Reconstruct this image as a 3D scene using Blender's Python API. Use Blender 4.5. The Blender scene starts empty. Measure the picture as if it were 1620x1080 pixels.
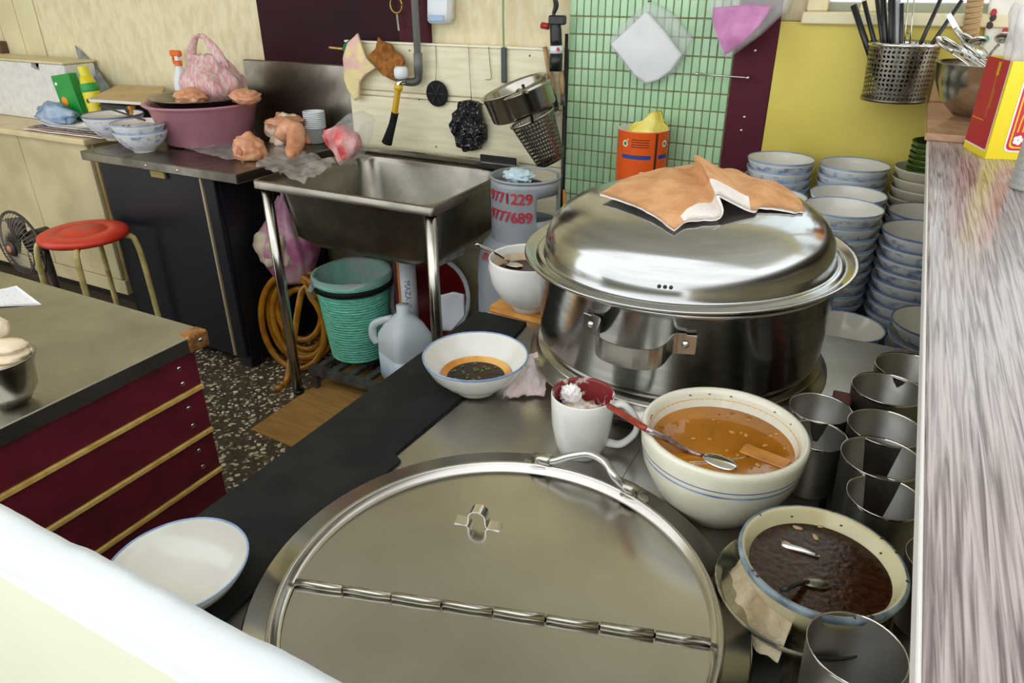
import bpy, bmesh, math, random
from mathutils import Vector, Matrix, noise
random.seed(7)
R = math.radians
# ---------------------------------------------------------------- camera
CAMH = 1.45
F = 1124.76
PITCH, ROLL, YAW = R(26.7756), R(-0.13357), R(-27.8005)
_cy, _sy = math.cos(YAW), math.sin(YAW)
FWD = Vector((_sy*math.cos(PITCH), _cy*math.cos(PITCH), -math.sin(PITCH)))
_rt = Vector((_cy, -_sy, 0)); _up = _rt.cross(FWD)
RT = _rt*math.cos(ROLL)+_up*math.sin(ROLL); UP = -_rt*math.sin(ROLL)+_up*math.cos(ROLL)
CAM = Vector((0, 0, CAMH))
S = bpy.context.scene
C = S.collection
cd = bpy.data.cameras.new('camera'); co = bpy.data.objects.new('camera', cd); C.objects.link(co)
cd.sensor_width = 36; cd.lens = 36*F/1620; cd.clip_start = .01
m = Matrix((RT, UP, -FWD)).transposed().to_4x4(); m.translation = CAM; co.matrix_world = m
S.camera = co
# ---------------------------------------------------------------- world, exposure
w = bpy.data.worlds.new('world'); S.world = w; w.use_nodes = True
bg = w.node_tree.nodes['Background']; bg.inputs[0].default_value = (.93, .96, 1, 1); bg.inputs[1].default_value = 1.7
S.view_settings.view_transform = 'Standard'; S.view_settings.look = 'None'
S.view_settings.exposure = 0.42; S.view_settings.gamma = 1; S.view_settings.use_curve_mapping = False

# ---------------------------------------------------------------- pixel helpers (photo frame 1620x1080)
def ray(x, y): return RT*((x-810)/F)-UP*((y-540)/F)+FWD
def PZ(x, y, z): d = ray(x, y); return CAM+d*((z-CAMH)/d.z)
def PY(x, y, Y): d = ray(x, y); return CAM+d*(Y/d.y)
def PX(x, y, X): d = ray(x, y); return CAM+d*(X/d.x)
def WID(p, n): return n*((Vector(p)-CAM).dot(FWD))/F      # metres covered by n pixels at p

# ---------------------------------------------------------------- materials
def lin(c):
    if isinstance(c, str): c = [int(c[i:i+2], 16)/255 for i in (0, 2, 4)]
    return tuple(v/12.92 if v <= .04045 else ((v+.055)/1.055)**2.4 for v in c)+(1,)
MATS = {}
def M(name, col, rough=.5, metal=0, c2=None, scale=12, bump=0, bscale=None, alpha=1, trans=0, emit=0, coat=0,
      stretch=(1, 1, 1), lo=.4, hi=.65, detail=5, spec=None, rvar=0):
    if name in MATS: return MATS[name]
    m = bpy.data.materials.new(name); m.use_nodes = True; MATS[name] = m
    nt = m.node_tree; N = nt.nodes; L = nt.links; b = N['Principled BSDF']
    b.inputs['Base Color'].default_value = lin(col); b.inputs['Roughness'].default_value = rough
    b.inputs['Metallic'].default_value = metal; b.inputs['Alpha'].default_value = alpha
    b.inputs['Transmission Weight'].default_value = trans; b.inputs['Coat Weight'].default_value = coat
    if spec is not None: b.inputs['Specular IOR Level'].default_value = spec
    if emit: b.inputs['Emission Color'].default_value = lin(col); b.inputs['Emission Strength'].default_value = emit
    tc = N.new('ShaderNodeTexCoord'); mp = N.new('ShaderNodeMapping'); mp.inputs['Scale'].default_value = stretch
    L.new(tc.outputs['Object'], mp.inputs[0])
    n = N.new('ShaderNodeTexNoise'); n.inputs['Scale'].default_value = scale; n.inputs['Detail'].default_value = detail
    L.new(mp.outputs[0], n.inputs['Vector'])
    if c2 is not None:
        r = N.new('ShaderNodeValToRGB'); r.color_ramp.elements[0].position = lo; r.color_ramp.elements[1].position = hi
        r.color_ramp.elements[0].color = lin(col); r.color_ramp.elements[1].color = lin(c2)
        L.new(n.outputs[0], r.inputs[0]); L.new(r.outputs[0], b.inputs['Base Color'])
    if rvar:
        mr = N.new('ShaderNodeMapRange'); mr.inputs[1].default_value = .3; mr.inputs[2].default_value = .7
        mr.inputs[3].default_value = rough-rvar; mr.inputs[4].default_value = rough+rvar
        L.new(n.outputs[0], mr.inputs[0]); L.new(mr.outputs[0], b.inputs['Roughness'])
    if bump:
        n2 = N.new('ShaderNodeTexNoise'); n2.inputs['Scale'].default_value = bscale or scale; n2.inputs['Detail'].default_value = 4
        L.new(mp.outputs[0], n2.inputs['Vector'])
        bp = N.new('ShaderNodeBump'); bp.inputs['Strength'].default_value = bump; bp.inputs['Distance'].default_value = .01
        L.new(n2.outputs[0], bp.inputs['Height']); L.new(bp.outputs[0], b.inputs['Normal'])
    return m
def wood(name, a, b_, stretch, scale=4, rough=.4, coat=0):
    if name in MATS: return MATS[name]
    m = M(name, a, rough, coat=coat); nt = m.node_tree; N = nt.nodes; L = nt.links
    tc = N.new('ShaderNodeTexCoord'); mp = N.new('ShaderNodeMapping'); mp.inputs['Scale'].default_value = stretch
    L.new(tc.outputs['Object'], mp.inputs[0])
    n = N.new('ShaderNodeTexNoise'); n.inputs['Scale'].default_value = scale; n.inputs['Detail'].default_value = 7; n.inputs['Distortion'].default_value = 1.2
    L.new(mp.outputs[0], n.inputs['Vector'])
    r = N.new('ShaderNodeValToRGB'); e = r.color_ramp.elements
    e[0].position = .36; e[0].color = lin(b_); e[1].position = .6; e[1].color = lin(a)
    L.new(n.outputs[0], r.inputs[0]); L.new(r.outputs[0], N['Principled BSDF'].inputs['Base Color'])
    return m
steel = M('steel', 'b9b6ac', .22, 1, 'a29e92', 9, rvar=.07)
steel_top = M('steel_worktop', 'c2c0b8', .32, 1, 'a29e94', 5, rvar=.1, lo=.35, hi=.7)
steel_lid = M('steel_cover', 'c6c4bd', .2, 1, 'aaa69d', 4, rvar=.07, lo=.35, hi=.7, bump=.02, bscale=6)
steel_pot = M('steel_pot', 'b9bab8', .17, 1, 'a9a9a5', 6, stretch=(1, 1, 14), rvar=.05)
steel_dk = M('steel_dark', '8d887c', .33, 1, '6b665b', 8, rvar=.1)
steel_sink = M('steel_sink', '918c80', .3, 1, '827d70', 7, rvar=.07)
steel_cup = M('steel_cup', '94928a', .45, 1, '85827a', 20, rvar=.06)
chrome = M('chrome', 'd2d0ca', .12, 1)
iron = M('grey_iron', '6c6c69', .5, .6, '4c4b48', 25)
porc = M('porcelain', 'e6e6e0', .16, 0, 'dcdbd2', 4, coat=.3)
porc_in = M('porcelain_inside', 'dad8ce', .2, 0, 'cecbbe', 5, coat=.3)
porc_blue = M('porcelain_blue', '8ea6c4', .2, 0, '5f7aa6', 30, coat=.3)
porc_pat = M('porcelain_pattern', 'dfe3e4', .2, 0, '8297b8', 38, lo=.5, hi=.66, coat=.3)
porc_beige = M('porcelain_beige', 'c4bda6', .3, 0, 'b6af97', 8)
porc_line = M('porcelain_dark_line', '5a6f9a', .25)
black_r = M('black_rubber', '191919', .75, 0, '222221', 18, bump=.05, bscale=120, spec=.18)
black_p = M('black_plastic', '151515', .35)
white_p = M('white_plastic', 'e2e8ea', .4, 0, 'd8dfe2', 5)
maroon = M('maroon_board', '6a1828', .5, 0, '571421', 14, detail=8)
maroon_dk = M('maroon_dark', '501423', .6, 0, '43101c', 7, spec=.25)
gold = M('raw_wood_strip', 'd9ba6a', .55, 0, 'c39d4c', 40)
cream = M('cream_paint', 'ddd3a8', .55, 0, 'cfc498', 6)
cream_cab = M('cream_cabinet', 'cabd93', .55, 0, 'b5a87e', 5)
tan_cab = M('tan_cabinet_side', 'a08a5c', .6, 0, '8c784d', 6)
plankm = M('white_planks', 'eae3c3', .45, 0, 'dcd3ae', 6, stretch=(1, 1, 9))
yellowb = M('yellow_board', 'd9c95c', .5, 0, 'cdbb4e', 4)
tile_m = M('green_tile', 'abd2a6', .22, 0, '9fc99c', 7, coat=.3)
tile_m2 = M('green_tile_pale', 'b6dab0', .22, 0, 'a9d0a5', 7, coat=.3)
grout = M('grout', '9c9468', .8, 0, '86744e', 30)
navy = M('navy_enamel', '10161d', .38, 0, '0b0f14', 5, spec=.3)
cardb = M('cardboard', 'a9803f', .85, 0, '94703a', 9, stretch=(1, 6, 1))
paper = M('paper', 'e8e6e4', .8, 0, 'd3d3d6', 30)
skin = M('pork_skin', 'd9a27c', .4, 0, 'c27f58', 14, bump=.1, bscale=40, coat=.2)
fat = M('meat_fat', 'ecd9bf', .35, 0, 'c98763', 26, lo=.45, hi=.62, bump=.2, bscale=40)
meat_r = M('red_meat', 'd0474c', .35, 0, 'e59a92', 30, bump=.2, bscale=40)
bagclear = M('clear_film', 'e9ebe8', .12, 0, alpha=.22, bump=.5, bscale=35)
bagfrost = M('frosted_film', 'e6e2de', .2, 0, alpha=.32, bump=.5, bscale=30)
bagpink = M('pink_striped_film', 'e0a0a4', .25, 0, 'ecdcd6', 30, stretch=(3, 3, .6), alpha=.72, bump=.5, bscale=30)
bagmag = M('magenta_film', 'd06a9e', .25, 0, 'e3c4cc', 10, alpha=.62, bump=.5, bscale=30)
towel_o = M('orange_towel', 'd6a272', .9, 0, 'c08a58', 26, bump=.35, bscale=260)
towel_w = M('white_towel', 'ece4dc', .9, 0, 'dfd4ca', 20, bump=.35, bscale=260)

# ---------------------------------------------------------------- mesh helpers
def obj(name, data, parent=None, loc=(0, 0, 0), rot=(0, 0, 0)):
    o = bpy.data.objects.new(name, data); C.objects.link(o)
    o.parent = parent; o.location = loc; o.rotation_euler = rot
    return o
def tag(o, label, cat, group=None):
    o['label'] = label; o['category'] = cat
    if group: o['group'] = group
    return o
def thing(name, label, cat, loc=(0, 0, 0), rot=(0, 0, 0), group=None):
    o = bpy.data.objects.new(name, None); C.objects.link(o); o.empty_display_size = .05
    o.location = loc; o.rotation_euler = rot if not isinstance(rot, (int, float)) else (0, 0, rot)
    return tag(o, label, cat, group)
def mesh(V, Fc, mats, mi=None, smooth=True):
    me = bpy.data.meshes.new('m'); me.from_pydata([tuple(v) for v in V], [], Fc)
    for k in (mats if isinstance(mats, (list, tuple)) else [mats]): me.materials.append(k)
    if mi: me.polygons.foreach_set('material_index', mi)
    if smooth: me.polygons.foreach_set('use_smooth', [True]*len(me.polygons))
    me.update(); return me
def bm_mesh(bm, mats, smooth=False):
    me = bpy.data.meshes.new('m'); bm.to_mesh(me); bm.free()
    for k in (mats if isinstance(mats, (list, tuple)) else [mats]): me.materials.append(k)
    if smooth: me.polygons.foreach_set('use_smooth', [True]*len(me.polygons))
    return me
def box(x0, x1, y0, y1, z0, z1, mat, bev=0, seg=1):
    bm = bmesh.new(); bmesh.ops.create_cube(bm, size=1)
    for v in bm.verts: v.co = Vector(((x0+x1)/2+v.co.x*(x1-x0), (y0+y1)/2+v.co.y*(y1-y0), (z0+z1)/2+v.co.z*(z1-z0)))
    if bev: bmesh.ops.bevel(bm, geom=bm.edges[:], offset=bev, segments=seg, affect='EDGES', profile=.5)
    return bm_mesh(bm, mat)
def lathe(prof, mats, seg=40, mi=None, sx=1, sy=1, smooth=True):
    """profile [(r,z)...]; mi one material index per profile span"""
    V, Fc, I = [], [], []
    rows = []
    for r, z in prof:
        if r < 1e-6: rows.append([len(V)]); V.append((0, 0, z))
        else:
            rows.append(list(range(len(V), len(V)+seg)))
            for k in range(seg): a = 2*math.pi*k/seg; V.append((r*math.cos(a)*sx, r*math.sin(a)*sy, z))
    for i in range(len(rows)-1):
        a, b = rows[i], rows[i+1]
        for k in range(seg):
            j = (k+1) % seg
            if len(a) == 1 and len(b) == 1: continue
            if len(a) == 1: f = (a[0], b[j], b[k])
            elif len(b) == 1: f = (a[k], a[j], b[0])
            else: f = (a[k], a[j], b[j], b[k])
            Fc.append(f); I.append(mi[i] if mi else 0)
    return mesh(V, Fc, mats, I, smooth)
def spline(pts, n=6):
    P = [Vector(p) for p in pts]; out = []
    for i in range(len(P)-1):
        p0 = P[i-1] if i else P[i]*2-P[i+1]; p1, p2 = P[i], P[i+1]; p3 = P[i+2] if i+2 < len(P) else P[i+1]*2-P[i]
        for k in range(n):
            t = k/n
            out.append(.5*((2*p1)+(p2-p0)*t+(2*p0-5*p1+4*p2-p3)*t*t+(3*p1-p0-3*p2+p3)*t**3))
    out.append(P[-1]); return out
def tube(pts, r, mat, seg=8, n=5, flat=None, smooth=True):
    P = spline(pts, n) if n > 1 else [Vector(p) for p in pts]
    rs = r if isinstance(r, (list, tuple)) else None
    V, Fc = [], []; t0 = (P[1]-P[0]).normalized()
    nrm = t0.orthogonal().normalized() if not flat else (Vector(flat)-t0*Vector(flat).dot(t0)).normalized()
    for i, p in enumerate(P):
        t = (P[min(i+1, len(P)-1)]-P[max(i-1, 0)]).normalized()
        nrm = (nrm-t*nrm.dot(t)).normalized(); bi = t.cross(nrm)
        if rs: q = i/(len(P)-1)*(len(rs)-1); k = min(int(q), len(rs)-2); A_, B_ = [v if isinstance(v, tuple) else (v, v) for v in (rs[k], rs[k+1])]; rr = (A_[0]+(B_[0]-A_[0])*(q-k), A_[1]+(B_[1]-A_[1])*(q-k))
        else: rr = r
        ra, rb = rr if isinstance(rr, tuple) else (rr, rr)
        for k in range(seg): a = 2*math.pi*k/seg; V.append(p+nrm*math.cos(a)*ra+bi*math.sin(a)*rb)
    for i in range(len(P)-1):
        for k in range(seg): j = (k+1) % seg; Fc.append((i*seg+k, i*seg+j, (i+1)*seg+j, (i+1)*seg+k))
    Fc.append(tuple(range(seg))[::-1]); Fc.append(tuple(range((len(P)-1)*seg, len(P)*seg)))
    return mesh(V, Fc, mat, None, smooth)
def strap(pts, wdt, th, wdir, mat, n=5):
    """flat band following pts; width along wdir"""
    P = spline(pts, n) if n > 1 else [Vector(p) for p in pts]
    wd = Vector(wdir).normalized(); V, Fc = [], []
    for i, p in enumerate(P):
        t = (P[min(i+1, len(P)-1)]-P[max(i-1, 0)]).normalized(); nn = t.cross(wd).normalized()
        for a, b in ((-1, -1), (1, -1), (1, 1), (-1, 1)): V.append(p+wd*a*wdt/2+nn*b*th/2)
    for i in range(len(P)-1):
        for k in range(4): j = (k+1) % 4; Fc.append((i*4+k, i*4+j, i*4+4+j, i*4+4+k))
    l = len(P)*4; Fc += [(3, 2, 1, 0), (l-4, l-3, l-2, l-1)]
    return mesh(V, Fc, mat, None, False)
def prism(poly, z0, z1, mat):
    n = len(poly); V = [(p[0], p[1], z0) for p in poly]+[(p[0], p[1], z1) for p in poly]
    Fc = [tuple(range(n))[::-1], tuple(range(n, 2*n))]+[(i, (i+1) % n, n+(i+1) % n, n+i) for i in range(n)]
    return mesh(V, Fc, mat, None, False)
def blob(rx, ry, rz, mat, amp=.15, freq=3., seed=0, sub=4, flat_bottom=False):
    bm = bmesh.new(); bmesh.ops.create_icosphere(bm, subdivisions=sub, radius=1)
    for v in bm.verts:
        d = 1+amp*noise.noise(v.co*freq+Vector((seed*7.1, seed*3.3, seed)))+amp*.5*noise.noise(v.co*freq*2.7+Vector((seed, 2, 9)))
        v.co = Vector((v.co.x*rx*d, v.co.y*ry*d, v.co.z*rz*d))
        if flat_bottom and v.co.z < -rz*.55: v.co.z = -rz*.55
    return bm_mesh(bm, mat, True)
def sheet(fn, nu, nv, mats, thick=0, mi=None):
    """grid surface fn(u,v)->Vector, optional thickness"""
    V = [fn(i/nu, j/nv) for j in range(nv+1) for i in range(nu+1)]
    Fc = [(j*(nu+1)+i, j*(nu+1)+i+1, (j+1)*(nu+1)+i+1, (j+1)*(nu+1)+i) for j in range(nv) for i in range(nu)]
    me = mesh(V, Fc, mats, None, True)
    if thick:
        nn = [v.normal.copy() for v in me.vertices]; n = len(V)
        V2 = [Vector(v) for v in V]+[Vector(v)-k*thick for v, k in zip(V, nn)]
        F2 = Fc+[tuple(n+i for i in reversed(f)) for f in Fc]; w1 = nu+1
        edge = [j for j in range(nu)]+[nu+j*w1 for j in range(nv)]+[nv*w1+nu-j for j in range(nu)]+[(nv-j)*w1 for j in range(nv)]
        F2 += [(edge[k], n+edge[k], n+edge[(k+1) % len(edge)], edge[(k+1) % len(edge)])[::-1] for k in range(len(edge))]
        two = isinstance(mats, (list, tuple)) and len(mats) > 1
        me = mesh(V2, F2, mats, [0]*len(Fc)+[1 if two else 0]*(len(F2)-len(Fc)), True)
    return me
def merge(meshes, mats):
    V, Fc, I, sm = [], [], [], []
    for me, ix in meshes:
        o = len(V); V += [v.co.copy() for v in me.vertices]
        for p in me.polygons: Fc.append(tuple(o+i for i in p.vertices)); I.append(ix); sm.append(p.use_smooth)
    me = mesh(V, Fc, mats, I, False); me.polygons.foreach_set('use_smooth', sm); return me
def moved(me, mat4):
    me.transform(mat4); return me
def T(x, y, z): return Matrix.Translation((x, y, z))
def text_mesh(s, size, mat, fn=None, extr=0, bold=0):
    cu = bpy.data.curves.new('t', 'FONT'); cu.body = s; cu.size = size; cu.align_x = 'CENTER'; cu.align_y = 'CENTER'; cu.extrude = extr
    o = bpy.data.objects.new('t', cu); C.objects.link(o)
    dg = bpy.context.evaluated_depsgraph_get(); me = bpy.data.meshes.new_from_object(o.evaluated_get(dg))
    bpy.data.objects.remove(o); bpy.data.curves.remove(cu)
    me.materials.clear(); me.materials.append(mat)
    if bold:
        cps = []
        for dx, dy in ((-1, -.6), (1, -.6), (-1, .6), (1, .6)):
            c = me.copy(); c.transform(T(dx*bold, dy*bold, 0)); cps.append((c, 0))
        me = merge(cps, [mat])
    if fn:
        for v in me.vertices: v.co = fn(v.co)
    return me
def perforated(r0, r1, h, nu, nv, mat, frac=.3, z0=0):
    """perforated tapering wall, real square holes"""
    bm = bmesh.new(); rows = []
    for j in range(nv+1):
        t = j/nv; r = r0+(r1-r0)*t; off = .5*(j % 2)
        rows.append([bm.verts.new((r*math.cos(2*math.pi*(k+off)/nu), r*math.sin(2*math.pi*(k+off)/nu), z0+h*t)) for k in range(nu)])
    for j in range(nv):
        for k in range(nu):
            q = [rows[j][k], rows[j][(k+1) % nu], rows[j+1][(k+1) % nu], rows[j+1][k]]
            c = sum((v.co for v in q), Vector())/4
            w_ = [bm.verts.new(v.co.lerp(c, 2*frac)) for v in q]
            for a in range(4): b = (a+1) % 4; bm.faces.new((q[a], q[b], w_[b], w_[a]))
    return bm_mesh(bm, mat, True)
def struct(o): o['kind'] = 'structure'; return o
def stuff(o): o['kind'] = 'stuff'; return o

# ================================================================ SETTING
BW = 2.38          # rear wall plane
FW = 2.33          # face of tile / plank / yellow cladding
floor = struct(obj('floor', box(-5.2, 2.2, -3, 2.6, -.05, 0, M('terrazzo', '5b5140', .35, 0, '3d3429', 60, detail=8))))
def in_poly(x, y):
    return -2.6 < x < -.6 and .7 < y < 2.2
bm = bmesh.new()
pebm = [M('pebble_a', 'cfc0a0', .4), M('pebble_b', '9b8a6c', .4), M('pebble_c', 'e2d9c4', .4), M('pebble_d', '74664f', .4)]
for k in range(9000):
    x, y = random.uniform(-2.6, -.62), random.uniform(.7, 2.2); r = random.choice((.005, .006, .008, .011)); a = random.random()*6.3
    n = 6; ec = random.uniform(.5, .9); mi = random.randrange(4)
    ring = []
    for i in range(n):
        t = 6.283*i/n; px, py = r*math.cos(t)*random.uniform(.8, 1.1), r*ec*math.sin(t)*random.uniform(.8, 1.1)
        ring.append(bm.verts.new((x+px*math.cos(a)-py*math.sin(a), y+px*math.sin(a)+py*math.cos(a), .0003)))
    c = bm.verts.new((x, y, .0014))
    for i in range(n): f = bm.faces.new((ring[i], ring[(i+1) % n], c)); f.material_index = mi
peb = stuff(obj('pebble', bm_mesh(bm, pebm), floor))
wallpaper = M('wallpaper', 'e0d6b2', .7, 0, 'd3c69c', 30, bump=.35, bscale=45, stretch=(1, 1, .45))
wall_back = struct(obj('wall_back', box(-5.2, 2.2, BW, BW+.08, 0, 1.36, wallpaper)))
# upper part of the back wall, left of the window
obj('wall_upper', box(-5.2, -.30, BW, BW+.08, 1.36, 2.7, wallpaper), wall_back)
obj('wall_lintel', box(-.30, 2.2, BW, BW+.08, 2.35, 2.7, wallpaper), wall_back)
struct(obj('wall_left', box(-5.28, -5.2, -.2, 2.46, 0, 2.7, wallpaper)))
struct(obj('ceiling', box(-5.2, 2.2, .35, 2.46, 2.7, 2.76, M('ceiling_paint', 'e6e4d8', .8, 0, 'dcdacc', 4))))
# vertical boards on the far left of the back wall
for k in range(7):
    x0 = -5.15+k*.17
    obj('plank', box(x0, x0+.162, BW-.008, BW-.001, .75, 2.6, M('vertical_planks', 'ddd5ac', .55, 0, 'd3caa0', 5), .002), wall_back)
# window over the yellow board
win = struct(obj('window_1', box(-.30, 2.2, BW+.03, BW+.05, 1.36, 1.40, cream)))
wfm = M('window_frame', 'e6dcb4', .5, 0, 'dccfa2', 9, stretch=(1, 1, .3))
obj('window_sill', box(-.30, 1.6, FW-.02, BW+.06, 1.345, 1.375, wfm, .003), win)
for x in (-.27, -.13, .62, 1.2, 1.9): obj('window_frame', box(x-.028, x+.028, BW-.02, BW+.05, 1.375, 2.35, wfm, .004), win)
obj('window_frame', box(-.30, 2.2, BW-.02, BW+.05, 2.29, 2.35, wfm, .004), win)
glass = M('window_glass', 'e8f0f0', .35, 0, trans=1, spec=.3)
for a, b in ((-.24, -.16), (-.10, .59), (.65, 1.17), (1.23, 1.87)):
    obj('pane', box(a, b, BW+.01, BW+.016, 1.375, 2.29, glass), win)
# tiled wall piece
tl = PY(897, 150, FW).x
tr = PY(1152, 150, FW).x
tilewall = struct(obj('wall_back_center', box(tl, tr+.02, FW+.006, BW-.001, 0, PY(980, 27, FW).z+2*.0595, grout)))
def tile_mesh(mat):
    return box(-tw/2+.0013, tw/2-.0013, -.006, 0, -th/2+.0017, th/2-.0017, mat, .002)
ncol = 22; tw = (tr-tl)/ncol
zr = [PY(980, y, FW).z for y in (27, 84.5, 139.8, 166.4, 194.6, 220.4, 245)]
th = (zr[0]-zr[6])/8.05
tm = [tile_mesh(tile_m), tile_mesh(tile_m2)]
ztop = zr[0]+2*th
for j in range(15):
    for i in range(ncol if j < 12 else 9):
        obj('tile', tm[random.random() < .45], tilewall, (tl+(i+.5)*tw, FW+.006, ztop-(j+.5)*th))
# horizontal plank cladding behind the sink
pl = PY(556, 170, FW).x; prr = tl-.012
plank = struct(obj('wall_back_left', box(pl, prr, FW+.012, BW-.001, .5, 1.252, plankm)))
zt = PY(700, 73, FW).z; zm = PY(700, 152, FW).z; zb = PY(650, 238, FW).z
for a, b in ((zm+.004, zt), (zm-.016, zm), (zb, zm-.02), (.5, zb-.004)):
    if b-a > .003: obj('plank', box(pl, prr, FW, FW+.012, a, b, plankm, .002), plank)
for x, y in ((648, 80), (663, 157), (690, 232), (838, 88)):
    q = PY(x, y, FW); obj('screw', moved(lathe([(0, .002), (.003, .0015), (.004, 0)], steel_dk, 8), Matrix.Translation((q.x, FW, q.z)) @ Matrix.Rotation(R(90), 4, 'X')), plank)
obj('plank_lip', box(pl, prr, FW-.006, FW+.012, zt, zt+.008, M('plank_lip', 'f0ead0', .4), .002), plank)
obj('corner_strip', tube([(tl-.006, FW-.004, 0), (tl-.006, FW-.004, 1.3)], .006, black_p, n=1), plank)
# maroon and yellow boards right of the tiles
mL, mR = PY(1150, 200, FW).x, PY(1212, 190, FW).x
ym = struct(obj('wall_back_right', box(tr+.022, .75, FW+.006, BW-.001, 0, 1.35, M('board_backing', '8a7b46', .7))))
p = [PY(1170, 0, FW), PY(1237, 15, FW), PY(1196, 300, FW), PY(1130, 300, FW)]
obj('maroon_panel', box(tr+.004, PY(1219, 138, FW).x, FW-.004, FW+.006, .6, 1.60, maroon_dk, .001), ym)
obj('yellow_panel', box(PY(1219, 138, FW).x+.001, .75, FW-.002, FW+.006, .6, PY(1300, 35, FW).z, yellowb, .001), ym)
for x, y in ((1195, 80), (1178, 185), (1173, 206)):
    q = PY(x, y, FW); obj('screw', moved(lathe([(0, .003), (.004, .002), (.005, 0)], chrome, 10), Matrix.Translation((q.x, FW-.004, q.z)) @ Matrix.Rotation(R(90), 4, 'X')), ym)
# dark maroon shutter panel above the sink
dm = struct(obj('window_2', box(PY(418, 50, BW).x, PY(650, 50, BW).x, BW-.02, BW-.001, 1.0, 2.0, M('dark_shutter', '2e0a14', .55, 0, '240810', 4, spec=.15))))
a = PY(636, 30, BW).x
obj('window_frame', box(a, PY(684, 50, BW).x, BW-.028, BW-.001, 1.0, 2.0, maroon_dk, .003), dm)
# steel splashback behind the counter
struct(obj('trim_1', box(PY(395, 150, BW-.02).x, pl-.001, BW-.03, BW-.002, .85, PY(480, 99, BW-.02).z, steel_dk, .004)))

# ================================================================ LARGE FURNITURE
ZC = .80
# ---- front partition with white wrapped top
fp = thing('front_partition', 'low cream partition with a white plastic-wrapped top edge beside the round steel cover', 'partition', (-.8, .207, 0))
obj('panel', box(-.36, .78, -.024, .012, 0, 1.03, M('partition_cream', 'dfe0c6', .5, 0, 'd7d9bd', 3), .002), fp)
def wrapf(u, v):
    x = -.36+1.14*u
    a = [(-.021, 1.0), (-.022, 1.035), (-.021, 1.046), (0, 1.05), (.018, 1.046), (.02, 1.035), (.02, 1.0)]
    q = v*(len(a)-1); i = min(int(q), len(a)-2); t = q-i
    y = a[i][0]+(a[i+1][0]-a[i][0])*t; z = a[i][1]+(a[i+1][1]-a[i][1])*t
    n = noise.noise(Vector((x*14, v*2, 3)))*.0022+noise.noise(Vector((x*45, v*3, 1)))*.0008
    return Vector((x, y+n, z+n*.6))
obj('wrapped_edge', sheet(wrapf, 120, 12, white_p, .0015), fp)
# ---- stove counter
sc = thing('stove_counter', 'steel topped stove counter with a black edge board carrying the big steamer', 'counter', (0, 0, 0))
obj('body', box(-.70, .26, .235, 1.46, 0, ZC-.02, iron), sc)
obj('worktop', box(-.715, .27, .232, 1.47, ZC-.02, ZC, steel_top, .002), sc)
s0 = PZ(670, 560, ZC).x
obj('edge_board', prism([(s0, .235), (-.56, .235), (-.56, .70), (-.577, .708), (-.573, .93), (-.611, 1.225), (s0+.012, 1.228)], ZC, ZC+.006, black_r), sc)
obj('edge_skirt', box(s0-.004, s0+.012, .235, 1.228, .62, ZC+.0055, black_r, .002), sc)
obj('worktop_sheet', prism([(-.577, .66), (-.25, .66), (-.25, .90), (-.565, .90)], ZC, ZC+.0015, steel_top), sc)
obj('worktop_seam', box(.012, .022, .55, 1.02, ZC, ZC+.004, steel, .001), sc)
wb = PZ(800, 483, ZC+.006)
tag(obj('wooden_board', prism([(-.715, 1.25), (-.56, 1.235), (-.50, 1.46), (-.70, 1.46)], ZC+.0005, ZC+.012, wood('orange_wood', 'd79a4c', 'b97a33', (2, 14, 2), 5))), 'varnished orange wooden board under the white bowl of dark sauce', 'board')
wk = PZ(1334, 620, ZC)
tag(obj('wooden_block', box(-.014, .014, -.02, .02, 0, .075, [M('red_brown_wood', '5a2a24', .6, 0, '44201b', 20)], .002), None, (.012, 1.075, ZC)), 'small red-brown wooden block wedged right of the steamer pot', 'block')
# ---- lower rear counter for the bowls
ZB = .68
rc = thing('bowl_counter', 'low dark counter behind the stove carrying the stacks of bowls', 'counter', (0, 0, 0))
obj('top', box(-.55, .27, 1.475, 2.31, ZB-.03, ZB, M('dark_laminate', '4a4a46', .4, 0, '3a3a37', 8), .003), rc)
obj('side_panel', box(-.53, -.50, 1.49, 2.30, 0, ZB-.03, iron), rc)
obj('side_panel', box(.23, .26, 1.49, 2.30, 0, ZB-.03, iron), rc)
# ---- half wall and wooden ledge on the right
struct(obj('wall_right', box(.275, .33, -.4, 2.325, 0, 1.119, cream)))
ledge = thing('serving_ledge', 'grey wood-grain serving ledge running along the right side above the cups', 'ledge', (0, 0, 1.12))
lw = wood('grey_wood_grain', 'b3a7a3', '655859', (62, 1.5, 8), 4, .32, .25)
obj('slab', box(.0665, .62, -.3, 1.80, .014, .03, lw, .002), ledge)
obj('bearer', box(.20, .26, -.3, 1.78, 0, .0138, M('bearer_wood', '8f7a60', .6)), ledge)
obj('underlay', box(.12, .61, 1.30, 2.31, 0, .0136, M('bearer_wood', '8f7a60', .6)), ledge)
obj('edge_band', box(.0635, .0663, -.3, 1.80, .015, .029, M('ledge_edge', 'd9d6d0', .4), .0008), ledge)
obj('far_board', box(.057, .62, 1.765, 2.32, .03, .045, wood('copper_wood', 'c59a78', '9c7a62', (3, 16, 3), 4, .2, .4), .002), ledge)
obj('upstand', box(.06, .62, 2.27, 2.32, .045, .13, wood('pale_tan_wood', 'c7a274', 'b08c60', (10, 3, 3), 4), .002), ledge)
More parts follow.
